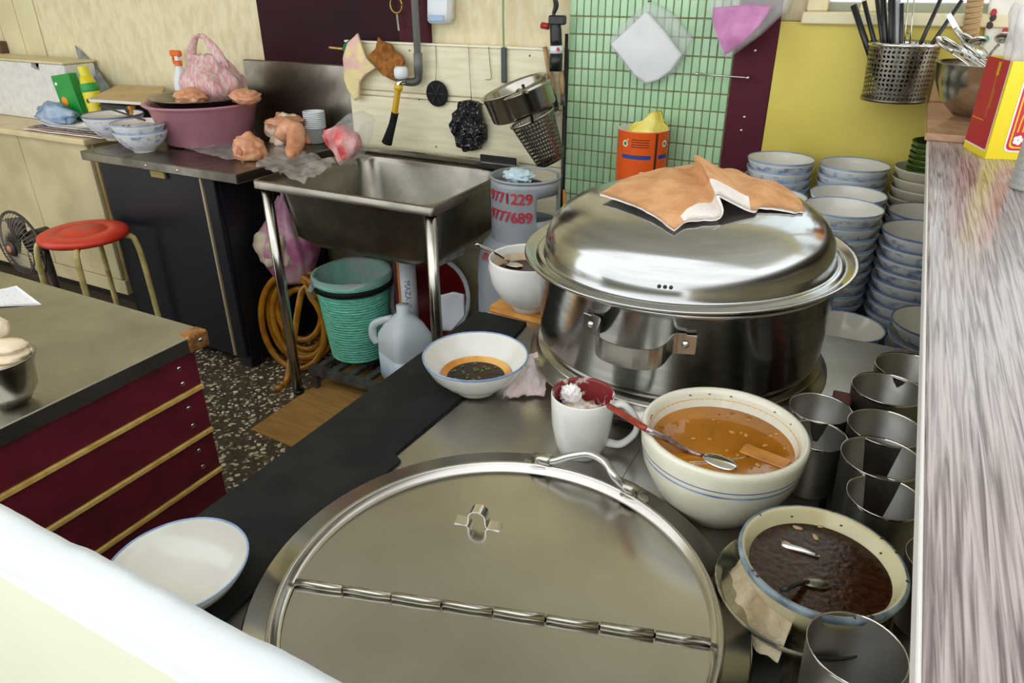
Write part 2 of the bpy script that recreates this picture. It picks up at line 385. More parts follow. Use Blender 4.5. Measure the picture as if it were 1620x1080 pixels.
# ---- maroon table on the left
ZT = .78
tx = PZ(0, 677, ZT).x; tyr = PZ(322, 520, ZT).y
tb = thing('prep_table', 'steel topped prep table with maroon boarded side and raw wood strips', 'table', (tx, 0, 0))
TX0 = -1.75
obj('top', box(TX0, 0, -.6, tyr, ZT-.035, ZT, steel_top, .002), tb)
zs = [PX(325, 612.6, tx).z, PX(339.4, 681, tx).z, PX(350, 746, tx).z]
zz = [ZT-.036]+zs+[.15]
for i in range(4):
    obj('side_board', box(-.03, -.012, -.55, tyr-.03, zz[i+1]+.006, zz[i]-.004, maroon, .002), tb)
    if i < 3: obj('wood_strip', box(-.03, -.006, -.55, tyr-.03, zz[i+1]-.004, zz[i+1]+.006, gold, .001), tb)
    for dz in (.3, .7):
        z = zz[i]+(zz[i+1]-zz[i])*dz
        obj('screw', moved(lathe([(0, .002), (.004, .0015), (.0052, 0)], chrome, 10), Matrix.Translation((-.012, tyr-.075, z)) @ Matrix.Rotation(R(90), 4, 'Y')), tb)
obj('end_board', box(TX0+.05, -.03, tyr-.05, tyr-.03, .05, ZT-.036, maroon), tb)
obj('corner_tape', box(-.035, .003, tyr-.05, tyr+.003, ZT-.038, ZT+.002, M('copper_tape', 'c28a52', .3, .6, '8a5a32', 40, bump=.6, bscale=60), .006, 2), tb)
obj('corner_screw', moved(lathe([(0, .002), (.004, .0015), (.005, 0)], chrome, 10), Matrix.Translation((.003, tyr-.02, ZT-.016)) @ Matrix.Rotation(R(90), 4, 'Y')), tb)
for x, y in ((-.06, tyr-.08), (TX0+.08, tyr-.08), (-.06, -.5), (TX0+.08, -.5)):
    obj('leg', box(x-.025, x+.02, y-.02, y+.02, 0, ZT-.035, maroon), tb)

# ---- sink
ZS = .85
SX0, SX1, SY0, SY1 = -1.915, -1.178, 1.725, 2.30
sk = thing('sink', 'free-standing stainless steel sink on tubular legs', 'sink', (SX0, SY0, 0))
W_, D_ = SX1-SX0, SY1-SY0
def rrect(x0, x1, y0, y1, r, n=5):
    pts = []
    for cx, cy, a0 in ((x1-r, y1-r, 0), (x0+r, y1-r, 90), (x0+r, y0+r, 180), (x1-r, y0+r, 270)):
        for k in range(n+1): a = R(a0+90*k/n); pts.append((cx+r*math.cos(a), cy+r*math.sin(a)))
    return pts
def loops(ls, mat, cap=True, mi=None):
    V, Fc = [], []; n = len(ls[0][0])
    for pts, z in ls: V += [(p[0], p[1], z) for p in pts]
    for i in range(len(ls)-1):
        for k in range(n): j = (k+1) % n; Fc.append((i*n+k, i*n+j, (i+1)*n+j, (i+1)*n+k))
    if cap: Fc.append(tuple(range((len(ls)-1)*n, len(ls)*n)))
    return mesh(V, Fc, mat, None, True)
i0, i1, j0, j1 = .07, W_-.035, .03, D_-.05
obj('rim', loops([(rrect(0, W_, 0, D_, .012), ZS-.028), (rrect(0, W_, 0, D_, .012), ZS-.004), (rrect(.003, W_-.003, .003, D_-.003, .012), ZS), (rrect(.012, W_-.012, .012, D_-.012, .015), ZS), (rrect(.015, W_-.015, .015, D_-.015, .015), ZS-.006), (rrect(i0, i1, j0, j1, .07), ZS-.01)], steel_sink, False), sk)
obj('basin', loops([(rrect(i0, i1, j0, j1, .07), ZS-.010), (rrect(i0+.008, i1-.008, j0+.008, j1-.008, .07), ZS-.03), (rrect(i0+.02, i1-.02, j0+.02, j1-.02, .08), ZS-.19), (rrect(i0+.05, i1-.05, j0+.05, j1-.05, .08), ZS-.225), (rrect(i0+.12, i1-.12, j0+.1, j1-.1, .06), ZS-.235)], steel_sink), sk)
obj('basin_shell', loops([(rrect(i0-.006, i1+.006, j0-.006, j1+.006, .07), ZS-.016), (rrect(i0+.012, i1-.012, j0+.012, j1-.012, .08), ZS-.195), (rrect(i0+.05, i1-.05, j0+.045, j1-.045, .08), ZS-.232), (rrect(i0+.12, i1-.12, j0+.1, j1-.1, .06), ZS-.242)], steel_dk), sk)
obj('back_lip', box(0, W_, D_-.03, D_, ZS, ZS+.02, steel, .004), sk)
obj('drain', tube([((i0+i1)/2, D_/2, ZS-.24), ((i0+i1)/2, D_/2, ZS-.30)], .035, white_p, 14, 1), sk)
for x, y in ((.032, .03), (W_-.028, .03), (.032, D_-.035), (W_-.028, D_-.035)):
    lg = obj('leg', tube([(x, y, .006), (x, y, ZS-.012)], .019, steel, 14, 1), sk)
    obj('foot', lathe([(0, .0), (.022, 0), (.022, .012), (.018, .014)], black_p, 14), lg, (x, y, 0))
# low slatted rack between the legs
ZR = .10
rk = thing('slatted_rack', 'low grey metal slatted rack on the floor under the sink', 'rack', (SX0, SY0, 0))
obj('rail', box(.055, W_-.06, .075, .105, ZR-.03, ZR, iron), rk)
obj('rail', box(.055, W_-.06, .46, .49, ZR-.03, ZR, iron), rk)
for k in range(8):
    x = .07+k*.077; obj('slat', box(x, x+.028, .105, .46, ZR-.02, ZR-.004, iron), rk)
for x in (.08, W_-.10):
    for y in (.085, .47): obj('leg', box(x-.012, x+.012, y-.01, y+.01, 0, ZR-.03, iron), rk)

# ---- steel side counter over the dark cabinet
ZL = .86
lx0, lx1, ly0 = PZ(123, 239, ZL).x, PZ(376, 277, ZL).x-.012, PZ(250, 257.5, ZL).y
cn = thing('side_counter', 'narrow steel counter slab carrying the pink basin and raw meat', 'counter', (0, 0, 0))
obj('top', box(lx0, lx1, ly0, 2.34, ZL-.035, ZL, steel_dk, .003), cn)
for k in (.35, .55): obj('screw', moved(lathe([(0, .002), (.004, .0015), (.005, 0)], chrome, 10), Matrix.Translation((lx0+(lx1-lx0)*(k+.1), ly0, ZL-.018)) @ Matrix.Rotation(R(90), 4, 'X')), cn)
fr = thing('dark_cabinet', 'dark navy two-door cabinet under the steel side counter', 'cabinet', (0, 0, 0))
fx1 = -2.17
fx0 = -2.83
obj('body', box(fx0, fx1, 1.80, 2.33, .05, ZL-.036, navy, .004), fr)
dsp = PY(345, 400, 1.775).x-.02
d1 = obj('door', box(fx0+.004, dsp-.006, 1.78, 1.80, .07, ZL-.05, navy, .004), fr)
obj('catch', box(-2.50, -2.42, 1.765, 1.78, ZL-.075, ZL-.045, M('brass_catch', '9a8d4c', .5, .4), .003), d1)
obj('door', box(dsp+.006, fx1-.002, 1.78, 1.80, .07, ZL-.05, navy, .004), fr)
obj('edge_trim', box(dsp-.005, dsp+.005, 1.774, 1.80, .07, ZL-.05, M('beige_trim', 'b3a183', .4, .3), .001), fr)
for x in (fx0+.04, fx1-.05):
    for y in (1.84, 2.28): obj('foot', box(x-.03, x+.03, y-.03, y+.03, 0, .05, black_p, .004), fr)
# ---- cream cabinet at far left
cb = thing('cream_cabinet', 'cream painted low cabinet carrying the white foam box', 'cabinet', (0, 0, 0))
c0 = PZ(205, 467, .05); cxr, cyf = -3.22, 2.0
ZCB = PY(160, 222, cyf).z
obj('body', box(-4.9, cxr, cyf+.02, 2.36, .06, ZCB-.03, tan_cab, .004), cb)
obj('kick', box(-4.9, cxr-.02, cyf+.05, 2.36, 0, .06, black_p), cb)
xx = -4.88
for wdt in (.62, .50, .53):
    obj('door', box(xx, min(xx+wdt-.006, cxr-.003), cyf, cyf+.02, .14, ZCB-.035, cream_cab, .003), cb); xx += wdt
obj('plinth', box(-4.9, cxr-.002, cyf+.004, cyf+.02, .06, .135, cream_cab, .002), cb)
obj('top', box(-4.92, cxr+.02, cyf-.03, 2.365, ZCB-.03, ZCB, M('cream_worktop', 'd8c79b', .4, 0, 'c9b78a', 9), .008, 2), cb)

# ================================================================ STOVE COUNTER OBJECTS
# ---- big round hinged cover
ZD = .84
dc = thing('round_cover', 'large round stainless cover hinged across the middle on the stove counter', 'lid', (-.287, .505, ZC))
h = ZD-ZC
obj('rim', lathe([(.262, .007), (.274, .007), (.2745, h-.004), (.271, h), (.2475, h), (.2455, h+.004), (.2425, h+.005), (.240, h+.003), (.2385, h-.006), (.233, h-.008)], steel_lid, 96), dc)
A = PZ(462, 922, ZD-.008); B = PZ(1134, 1019, ZD-.008)
la, lb = Vector((A.x+.287, A.y-.505, 0)), Vector((B.x+.287, B.y-.505, 0))
ta, tb_ = math.atan2(la.y, la.x), math.atan2(lb.y, lb.x)
def seg_disc(a0, a1, r, z, n=64):
    pts = [(r*math.cos(a0+(a1-a0)*k/n), r*math.sin(a0+(a1-a0)*k/n)) for k in range(n+1)]
    return prism(pts, z, z+.002, steel_lid)
if ta < tb_: ta += 2*math.pi
obj('flap', seg_disc(tb_+.012, ta-.012, .2335, h-.0095), dc)
obj('flap', seg_disc(ta+.012, tb_+2*math.pi-.012, .2335, h-.0115), dc)
hd = (lb-la).normalized(); 
la = hd*(-(.2335**2-(la-hd*la.dot(hd)).length**2)**.5)+(la-hd*la.dot(hd)); lb = hd*((.2335**2-(lb-hd*lb.dot(hd)).length**2)**.5)+(lb-hd*lb.dot(hd))
hz = Vector((0, 0, h-.006))
for k in range(8):
    p0 = la+(lb-la)*(k/8+.002); p1 = la+(lb-la)*((k+1)/8-.002)
    obj('hinge_knuckle', tube([p0+hz, p1+hz], .0042 if k % 2 else .0048, steel, 10, 1), dc)
# strap clip on the rear flap
cp = PZ(757, 828, ZD-.008); cl = Vector((cp.x+.287, cp.y-.505, h-.0075)); dd = Vector((.86, .5, 0)).normalized()*1.0
dv = (PZ(792, 832, ZD)-PZ(722, 820, ZD)).normalized()
obj('clip', strap([cl-dv*.030+Vector((0, 0, .001)), cl-dv*.013+Vector((0, 0, .001)), cl-dv*.010+Vector((0, 0, .018)), cl+Vector((0, 0, .024)), cl+dv*.010+Vector((0, 0, .018)), cl+dv*.013+Vector((0, 0, .001)), cl+dv*.030+Vector((0, 0, .001))], .016, .0015, Vector((-dv.y, dv.x, 0)), chrome, 4), dc)
# curved rod handle
O = Vector((-.287, .505, ZC))
hp = [PZ(x, y, z)-O for x, y, z in ((850, 725, .848), (874, 729, .853), (903, 721, .866), (932, 718, .872), (957, 731, .872), (971, 752, .866), (984, 766, .853), (1004, 777, .848))]
obj('rod_handle', tube(hp, .0055, M('aluminium', 'c9c9c6', .3, 1), 10, 6), dc)
for q, q2 in ((hp[0], hp[1]), (hp[-1], hp[-2])):
    obj('bracket', tube([q-(q2-q)*.2, q+(q2-q)*.9], .0085, steel, 10, 1), dc)
    obj('bracket_plate', lathe([(0, .003), (.018, .0025), (.02, 0)], steel, 20, sy=.7), dc, (q.x, q.y, h))
# ---- steamer: base ring, pot, lid
SCX, SCY = -.284, 1.186
ZP = ZC+.062
PH = .160
pt = thing('steamer_pot', 'wide stainless steamer pot with strap handle, domed lid and base ring', 'pot', (SCX, SCY, ZC+.0008))
obj('base_ring', lathe([(.235, .0), (.24, 0), (.246, .018), (.262, .026), (.268, .034), (.267, .040), (.258, .043), (.254, .056), (.252, .060), (.15, .061)], steel, 80), pt)
obj('body', lathe([(0, .003), (.238, .003), (.246, .008), (.249, .02), (.2515, PH-.012), (.257, PH-.006), (.258, PH), (.252, PH), (.247, PH-.01), (.244, .02), (0, .006)], steel_pot, 96), pt, (0, 0, .062))
def onpot(x, y, r=.252):
    # intersection of pixel ray with the pot cylinder
    d = ray(x, y); o = CAM-Vector((SCX, SCY, 0)); a_ = d.x**2+d.y**2; b_ = 2*(o.x*d.x+o.y*d.y); c_ = o.x**2+o.y**2-r*r
    disc = b_*b_-4*a_*c_
    t = (-b_-max(disc, 0)**.5)/(2*a_); return CAM+d*t-Vector((SCX, SCY, ZC))
h0, h1 = onpot(936, 518), onpot(1084, 546)
nz = (h0.z+h1.z)/2
a0, a1 = math.atan2(h0.y, h0.x), math.atan2(h1.y, h1.x)
def cyl(a, r, z): return Vector((r*math.cos(a), r*math.sin(a), z))
f_ = lambda t: a0+(a1-a0)*t
hpts = [cyl(f_(0), .2535, nz+.004), cyl(f_(.1), .255, nz+.004), cyl(f_(.14), .262, nz+.002), cyl(f_(.2), .285, nz-.004), cyl(f_(.3), .296, nz-.008), cyl(f_(.5), .298, nz-.010), cyl(f_(.7), .296, nz-.008), cyl(f_(.8), .285, nz-.004), cyl(f_(.86), .262, nz+.002), cyl(f_(.9), .255, nz+.004), cyl(f_(1), .2535, nz+.004)]
ph = obj('handle', strap(hpts, .033, .0022, (0, 0, 1), M('strap_steel', 'b4b2aa', .3, 1, '9a978e', 20), 3), pt)
for a in (a0, a1):
    obj('handle_plate', box(-.0012, .0012, -.016, .016, -.016, .016, steel, .001), ph, cyl(a, .2535, nz+.003), (0, 0, a))
    obj('rivet', moved(lathe([(0, .004), (.004, .003), (.006, 0)], chrome, 12), Matrix.Rotation(R(90), 4, 'Y')), ph, cyl(a, .2555, nz+.004), (0, 0, a))
tl_x, tl_y = math.atan(.0378), -math.atan(.054)
ld_ = obj('lid', lathe([(.250, .002), (.262, .003), (.276, .0095), (.2795, .0135), (.2785, .0165), (.272, .0145), (.2625, .0085), (.2585, .0085), (.2565, .012), (.250, .0125), (.2465, .0115), (.2445, .0150), (0.2435, 0.0261), (0.24, 0.0433), (0.231, 0.0620), (0.215, 0.0792), (0.193, 0.0932), (0.163, 0.1042), (0.125, 0.1112), (0.08, 0.1151), (0.04, 0.1166), (0, 0.1170)], steel_pot, 96), pt, (0, 0, .062+PH), (tl_x*.3, tl_y*.45, 0))
for k in (-1, 0, 1):
    a = math.atan2(-SCY, -SCX)-.085+k*.035
    obj('steam_hole_disc', moved(lathe([(0, .0012), (.0028, .001), (.003, 0)], black_p, 10), Matrix.Translation((.2425*math.cos(a), .2425*math.sin(a), .036)) @ Matrix.Rotation(a, 4, 'Z') @ Matrix.Rotation(R(80), 4, 'Y')), ld_)  # black discs on the closed dome; the dark of each hole is painted
obj('knob', lathe([(.012, .116), (.012, .124), (.024, .127), (.026, .131), (.02, .135), (0, .136)], black_p, 20), ld_)
# ---- orange towel draped over the lid
def lidz(x, y):
    r = math.hypot(x, y); prof = [(0, 0.1170), (0.04, 0.1166), (0.08, 0.1151), (0.125, 0.1112), (0.163, 0.1042), (0.193, 0.0932), (0.215, 0.0792), (0.231, 0.0620), (0.24, 0.0433)]
    for (r0, z0), (r1, z1) in zip(prof, prof[1:]):
        if r <= r1: return z0+(z1-z0)*(r-r0)/(r1-r0)
    return .05
ZLT = ZP+PH+.117
def onlid(x, y):
    d = ray(x, y); t = .6
    best = None
    while t < 2.2:
        p = CAM+d*t-Vector((SCX, SCY, ZP+PH)); gap = p.z-lidz(p.x, p.y)
        if best is None or gap < best[0]: best = (gap, p)
        if gap < 0: break
        t += .002
    return best[1]
cw = [onlid(x, y) for x, y in ((948, 316), (1066, 372), (1272, 344), (1216, 294))]
fa, fb = PZ(1118, 290, ZLT)-Vector((SCX, SCY, 0)), PZ(1170, 352, ZLT-.01)-Vector((SCX, SCY, 0))
fd = Vector((fb.x-fa.x, fb.y-fa.y)).normalized(); fn_ = Vector((-fd.y, fd.x))
def towf(u, v):
    pA, pF, pR, pB = cw
    q = (pA*(1-u)+pB*u)*(1-v)+(pF*(1-u)+pR*u)*v
    e = .010*noise.noise(Vector((u*5, v*5, 8)))+.004*noise.noise(Vector((u*16, v*16, 3)))
    bk_ = (1-v)*math.sin(math.pi*min(1, u*1.15))*.10
    x, y = q.x+e, q.y-e+bk_
    d_ = (x-fa.x)*fn_.x+(y-fa.y)*fn_.y; l_ = (x-fa.x)*fd.x+(y-fa.y)*fd.y
    env = 1/(1+math.exp(-(l_+.01)/.015))
    rg_ = math.exp(-((d_)/.017)**2)*env
    ed = min(1, 4*v*(1-v)*2)*min(1, 8*u*(1-u))
    z = lidz(x, y)+.0045+(.012*abs(noise.noise(Vector((x*13, y*13, 4))))+.005*math.sin(x*40+y*22)**2)*(.15+.85*ed)
    z += .016*math.exp(-(x*x+y*y)/.010)                       # over the knob
    z += .027*rg_
    x += fn_.x*-.034*rg_; y += fn_.y*-.034*rg_
    return Vector((x, y, z))
tw_ = obj('towel', sheet(towf, 60, 26, [towel_o, towel_w], -.004), None, (SCX, SCY, ZP+PH+.0035))
for p_ in tw_.data.polygons[:60*26]:
    j_, i_ = divmod(p_.index, 60)
    if j_ > 22 and 4 < i_ < 34: p_.material_index = 1
tag(tw_, 'orange and white cleaning cloth crumpled on top of the steamer lid', 'towel')

# ---- bowls and cups
def bowl_mesh(D, hgt, mats=None, seg=40, foot=.40, deep=0):
    r = D/2
    P_ = [(0, .010), (r*.34, .011), (r*.58, hgt*.27), (r*.80, hgt*.55), (r*.925, hgt*.82), (r*.965, hgt*.965), (r*.985, hgt), (r, hgt*.985), (r*.992, hgt*.93), (r*.965, hgt*.84), (r*.85, hgt*.55), (r*.64, hgt*.26), (r*(foot+.03), hgt*.12), (r*foot, hgt*.08), (r*(foot-.02), 0), (r*(foot-.07), 0), (0, hgt*.05)]
    if deep: P_ = [(x if i in (0, 16) else (x*(1 if i in (5, 6, 7, 8) or i > 12 else 1+deep*(.18 if i in (2, 11) else .12 if i in (3, 10) else .05))), z) for i, (x, z) in enumerate(P_)]
    return lathe(P_, mats or [porc, porc_in, porc_blue, porc_pat], seg, [1, 1, 1, 1, 1, 2, 2, 2, 0, 3, 3, 0, 0, 0, 0, 0])
stk = [porc, porc_in, porc_blue, porc_pat]
bm_std = bowl_mesh(.186, .072, stk)
bm_mid = bowl_mesh(.178, .072, stk)
bm_beige = bowl_mesh(.186, .070, [porc_beige]*4, foot=.42)
bm_dim = bowl_mesh(.184, .070, [porc, porc_in, porc_line, porc_pat], foot=.42)
green_g = M('green_glaze', '3f5a1e', .25, 0, '324a17', 9, coat=.3)
bm_green = bowl_mesh(.146, .055, [green_g]*4, foot=.45)
ORD = ['topmost', 'second', 'third', 'fourth', 'fifth', 'sixth', 'seventh', 'eighth', 'ninth', 'tenth', 'eleventh', 'twelfth']
def stack(cx, cy, n, me, dz, label_top, label_in, grp, z0=ZB, jit=.004):
    for k in range(n):
        o = obj('bowl', me, None, (cx+random.uniform(-jit, jit), cy+random.uniform(-jit, jit), z0+k*dz+.0005), (0, 0, random.random()*6))
        tag(o, label_top if k == n-1 else ORD[n-1-k]+' from the top: '+label_in, 'bowl', grp)
def top_xy(x, y, z): q = PZ(x, y, z); return q.x, q.y
for x_, y_, n_, me, hh, dz_, lt, li, gp in (
    (-.277, 2.195, 11, bm_std, .072, .0245, 'topmost blue-rimmed bowl of the stack against the maroon board', 'blue-rimmed bowl within the stack against the maroon board', 'stack against the maroon board'),
    (-.083, 2.21, 11, bm_std, .072, .0245, 'topmost blue-rimmed bowl of the rear stack against the yellow board', 'blue-rimmed bowl within the rear stack against the yellow board', 'rear stack against the yellow board'),
    (-.258, 1.995, 8, bm_mid, .072, .0265, 'topmost blue-rimmed bowl of the stack half hidden by the orange towel', 'blue-rimmed bowl within the stack half hidden by the orange towel', 'stack behind the towel'),
    (-.075, 2.018, 9, bm_std, .072, .0260, 'topmost blue-rimmed bowl of the middle stack between two taller stacks', 'blue-rimmed bowl within the middle stack between two taller stacks', 'middle stack of blue-rimmed bowls'),
    (-.072, 1.82, 9, bm_mid, .072, .0280, 'topmost blue-rimmed bowl of the tall stack beside the steamer lid', 'blue-rimmed bowl within the tall stack beside the steamer lid', 'tall stack beside the steamer lid'),
    (.108, 2.21, 11, bm_beige, .070, .0255, 'topmost beige bowl of the stack that holds the green bowls', 'beige bowl within the stack under the green bowls', 'beige stack under the green bowls'),
    (.115, 2.018, 8, bm_dim, .070, .0265, 'topmost dark-lined bowl of the shaded stack behind another under the ledge', 'dark-lined bowl within the shaded rear stack under the ledge', 'shaded rear stack under the ledge'),
    (.108, 1.82, 8, bm_dim, .070, .0275, 'topmost dark-lined bowl of the shaded front stack under the ledge', 'dark-lined bowl within the shaded front stack under the ledge', 'shaded front stack under the ledge')):
    zt2 = ZB+(n_-1)*dz_+hh
    stack(x_, y_, n_, me, dz_, lt, li, gp, jit=.0008)
    if me is bm_beige:
        stack(x_+.008, y_, 6, bm_green, .014, 'topmost dark green bowl nested on the beige stack', 'dark green bowl within the pile on the beige stack', 'green bowls', z0=zt2-.056, jit=.001)
tag(obj('bowl', bowl_mesh(.172, .072, stk), None, (-.012, 1.645, ZB+.0005)), 'single empty blue-rimmed bowl standing alone right of the steamer pot', 'bowl')
stack(.165, 1.615, 3, bm_dim, .03, 'topmost dark-lined bowl of the short pile of three', 'dark-lined bowl in the short pile of three', 'short pile of three bowls', jit=.001)

# sauce bowl on the edge board
q = PZ(752, 561, ZC+.006+.066)
sbw = thing('sauce_bowl', 'white blue-rimmed bowl with soy sauce and chopped scallion on the black edge board', 'bowl', (q.x, q.y, ZC+.0065))
obj('bowl_body', bowl_mesh(WID(q, 168), .067, [porc, porc_in, porc_blue, porc], 56, .44), sbw)
def film(r, z, mat, seg=48, wob=0): return lathe([(0, z), (r*.6, z), (r, z+.0003)], mat, seg)
soy = M('soy_sauce', '1c0d05', .2, 0, '3a1a08', 20, spec=.25)
sa = obj('sauce', film(.052, .0235, soy), sbw)
obj('oil_ring', lathe([(.050, .0232), (.056, .0262), (.062, .0305)], M('oil_stain', 'c07a2a', .2, 0, 'e0b060', 14), 48), sbw)
sg = [M('scallion', '4d7a2a', .4), M('sesame', '7a6a4a', .5)]
for k in range(36):
    a, r_ = random.random()*6.28, .048*math.sqrt(random.random())
    obj('scallion_bit', lathe([(.0012, 0), (.0028, 0), (.0028, .0012), (.0012, .0012)], sg[k % 3 == 0], 6, smooth=False), sa, (r_*math.cos(a), r_*math.sin(a), .0238), (random.uniform(-.3, .3), random.uniform(-.3, .3), 0))
# empty small bowl at the near end of the edge board
q = PZ(281, 893, ZC+.006+.045)
tag(obj('bowl', bowl_mesh(.158, .048, [porc, porc_in, porc_blue, porc], 56, .44), None, (q.x, q.y, ZC+.0065)), 'empty shallow white bowl with blue rim behind the white partition', 'bowl')
# white bowl with dark sauce and spoon, on the wooden board
zb_ = ZC+.0125
q = PZ(838, 408, zb_+.115)
wbw = thing('deep_bowl', 'deep white bowl of dark sauce on the orange wooden board', 'bowl', (q.x, q.y, zb_))
Dw = WID(q, 130)
obj('bowl_body', bowl_mesh(Dw, .118, [porc]*2+[porc]*2, 48, .45, 1), wbw)
obj('sauce', film(Dw*.445, .082, M('bean_sauce', '3a231a', .25, 0, '281813', 20, spec=.25)), wbw)
obj('stain', lathe([(Dw*.446, .0825), (Dw*.455, .09), (Dw*.468, .099)], M('sauce_stain', 'd8bd98', .3, 0, 'e6d8c0', 18), 48), wbw)
s0_, s1_ = PZ(752, 387, zb_+.138), PZ(806, 413, zb_+.088)
sp = thing('sauce_spoon', 'steel spoon resting in the deep white bowl of dark sauce', 'spoon', s1_)
e_ = s0_-s1_
obj('handle', tube([(0, 0, 0), e_*.5+Vector((0, 0, .003)), e_], [(.003, .002), (.004, .002), (.006, .002)], chrome, 8, 4), sp)
obj('spoon_bowl', blob(.022, .013, .004, chrome, 0, sub=3), sp, (.015, -.008, -.003))
# mug with dry seasoning
q = PZ(918, 712, ZC)
ZM = ZC+.0002
mg = thing('mug', 'white mug with dark red inside holding dry white seasoning', 'mug', (q.x, q.y, ZC+.0016))
mh = .103; mr = .0475
obj('mug_body', lathe([(0, .008), (.03, .008), (.036, .02), (.041, .05), (.0445, mh-.004), (mr-.001, mh), (mr, mh-.002), (mr, mh-.02), (.0455, .05), (.040, .02), (.034, .002), (.032, 0), (0, .002)], [porc, M('mug_red', '7d2a2c', .25, 0, 'd9cfc8', 55, lo=.52, hi=.62)], 48, [1, 1, 1, 1, 1, 0, 0, 0, 0, 0, 0, 0]), mg)
rv = Vector((.885, .466, 0)); rv.rotate(Matrix.Rotation(R(-8), 3, 'Z'))
obj('handle', tube([rv*(mr-.006)+Vector((0, 0, mh*.83)), rv*(mr+.014)+Vector((0, 0, mh*.84)), rv*(mr+.033)+Vector((0, 0, mh*.62)), rv*(mr+.034)+Vector((0, 0, mh*.38)), rv*(mr+.014)+Vector((0, 0, mh*.16)), rv*(mr-.010)+Vector((0, 0, mh*.17))], [(.0055, .009), (.005, .0075), (.005, .007), (.005, .007), (.005, .008), (.0055, .009)], porc, 12, 6, (0, 0, 1)), mg)
obj('seasoning', blob(.036, .036, .02, M('dry_seasoning', 'e9e2d4', .9, 0, 'b6976a', 60, bump=.5, bscale=300), .3, 4, 3), mg, (0, 0, .060))
ps = M('salt_grain', 'f0ece6', .8)
obj('salt_crust', blob(.016, .012, .02, ps, .4, 5, 5), mg, (-.024, .012, .082))
# amber sauce bowl
za = ZC+.128
q = PZ(1144, 690, za)
Da = WID(q, 263)
ab = thing('amber_bowl', 'large cream bowl with blue bands full of amber oily sauce', 'bowl', (q.x-.003, q.y+.019, ZC+.0018))
cbw = M('cream_porcelain', 'e3e0cd', .18, 0, 'd9d5bf', 5, coat=.3)
r = Da/2; hh = .128
obj('bowl_body', lathe([(0, .012), (r*.42, .014), (r*.62, hh*.35), (r*.82, hh*.7), (r*.9, hh*.93), (r*.93, hh), (r*.98, hh*.998), (r, hh*.97), (r*.998, hh*.92), (r*.985, hh*.80), (r*.982, hh*.785), (r*.972, hh*.74), (r*.971, hh*.73), (r*.968, hh*.715), (r*.945, hh*.60), (r*.78, hh*.30), (r*.58, hh*.09), (r*.48, hh*.03), (r*.46, 0), (0, 0)], [cbw, porc_line, porc_blue], 72, [0, 0, 0, 0, 0, 0, 0, 0, 0, 1, 0, 2, 2, 0, 0, 0, 0, 0, 0]), ab)
amber = M('amber_oil', 'b5741a', .06, 0, '7d480c', 6, coat=.3, lo=.38, hi=.66)
asz = hh*.80
am = obj('sauce', film(r*.865, asz, amber, 64), ab)
obj('stain', lathe([(r*.866, asz+.0003), (r*.878, asz+.007), (r*.886, asz+.012)], M('amber_stain', 'e0b25c', .2, 0, 'dcc79a', 16), 64), ab)
for k in range(44):
    a, r_ = random.random()*6.28, r*.82*math.sqrt(random.random()); s_ = random.uniform(.001, .003)
    obj('floating_bit', blob(s_*1.5, s_, .0009, M('garlic_bit', 'c08a3e', .3) if k % 3 else M('amber_bit', '8a5a1c', .3), .3, 3, k, 2), am, (r_*math.cos(a), r_*math.sin(a), asz+.0006), (0, 0, a*2))
for k in range(14):
    a = random.random()*6.28
    obj('splash_speck', blob(.0024, .0018, .0012, M('sauce_speck', '8a5a20', .4), .3, 3, k, 1), ab, (r*.905*math.cos(a), r*.905*math.sin(a), hh*.94))
# scrap of tofu skin at the right
q2 = PZ(1210, 735, ZC+asz); 
obj('floating_scrap', box(-.03, .03, -.012, .012, 0, .002, M('scrap', 'c28434', .35, 0, 'a8681f', 30), .001), am, (q2.x-q.x, q2.y-q.y-.004, asz), (0, 0, -.2))
# red handled brush-spoon from mug to amber bowl
b0, b1, b2, b3 = PZ(963, 642, ZC+.112), PZ(1022, 678, ZC+.140), PZ(1086, 712, ZC+.108), PZ(1115, 722, ZC+.1045)
br = thing('ladle_spoon', 'long spoon with a red handle leaning across the amber bowl rim', 'spoon', b2)
obj('handle', tube([b0-b2, (b0+b1)/2-b2, b1-b2], [.0042, .0048, .0045], M('red_lacquer', 'a5381c', .3, 0, '7e2412', 30), 10, 3), br)
obj('shaft', tube([b1-b2, (b1+b2)/2-b2+Vector((0, 0, .001)), (0, 0, 0), b3-b2], [.0042, .004, .0035, .003], M('worn_shaft', 'b9aeb0', .25, .8, '7d2a24', 70), 10, 3), br)
obj('spoon_bowl', blob(.024, .014, .004, chrome, 0, sub=3), br, (b3-b2)+Vector((.02, -.004, .001)), (0, 0, -.2))
w0, w1 = PZ(1090, 731, ZC+asz+.002), PZ(1185, 722, ZC+asz+.002)
tag(obj('wire_skimmer', merge([(tube([Vector((0, 0, 0)), (w1-w0)*.5+Vector((0, -.003, 0)), w1-w0], .0008, chrome, 6, 4), 0), (tube([Vector((0, -.005, 0)), (w1-w0)*.5+Vector((0, -.008, 0)), w1-w0], .0008, chrome, 6, 4), 0)], [chrome]), None, w0), 'thin bent wire loop floating in the amber sauce', 'wire')
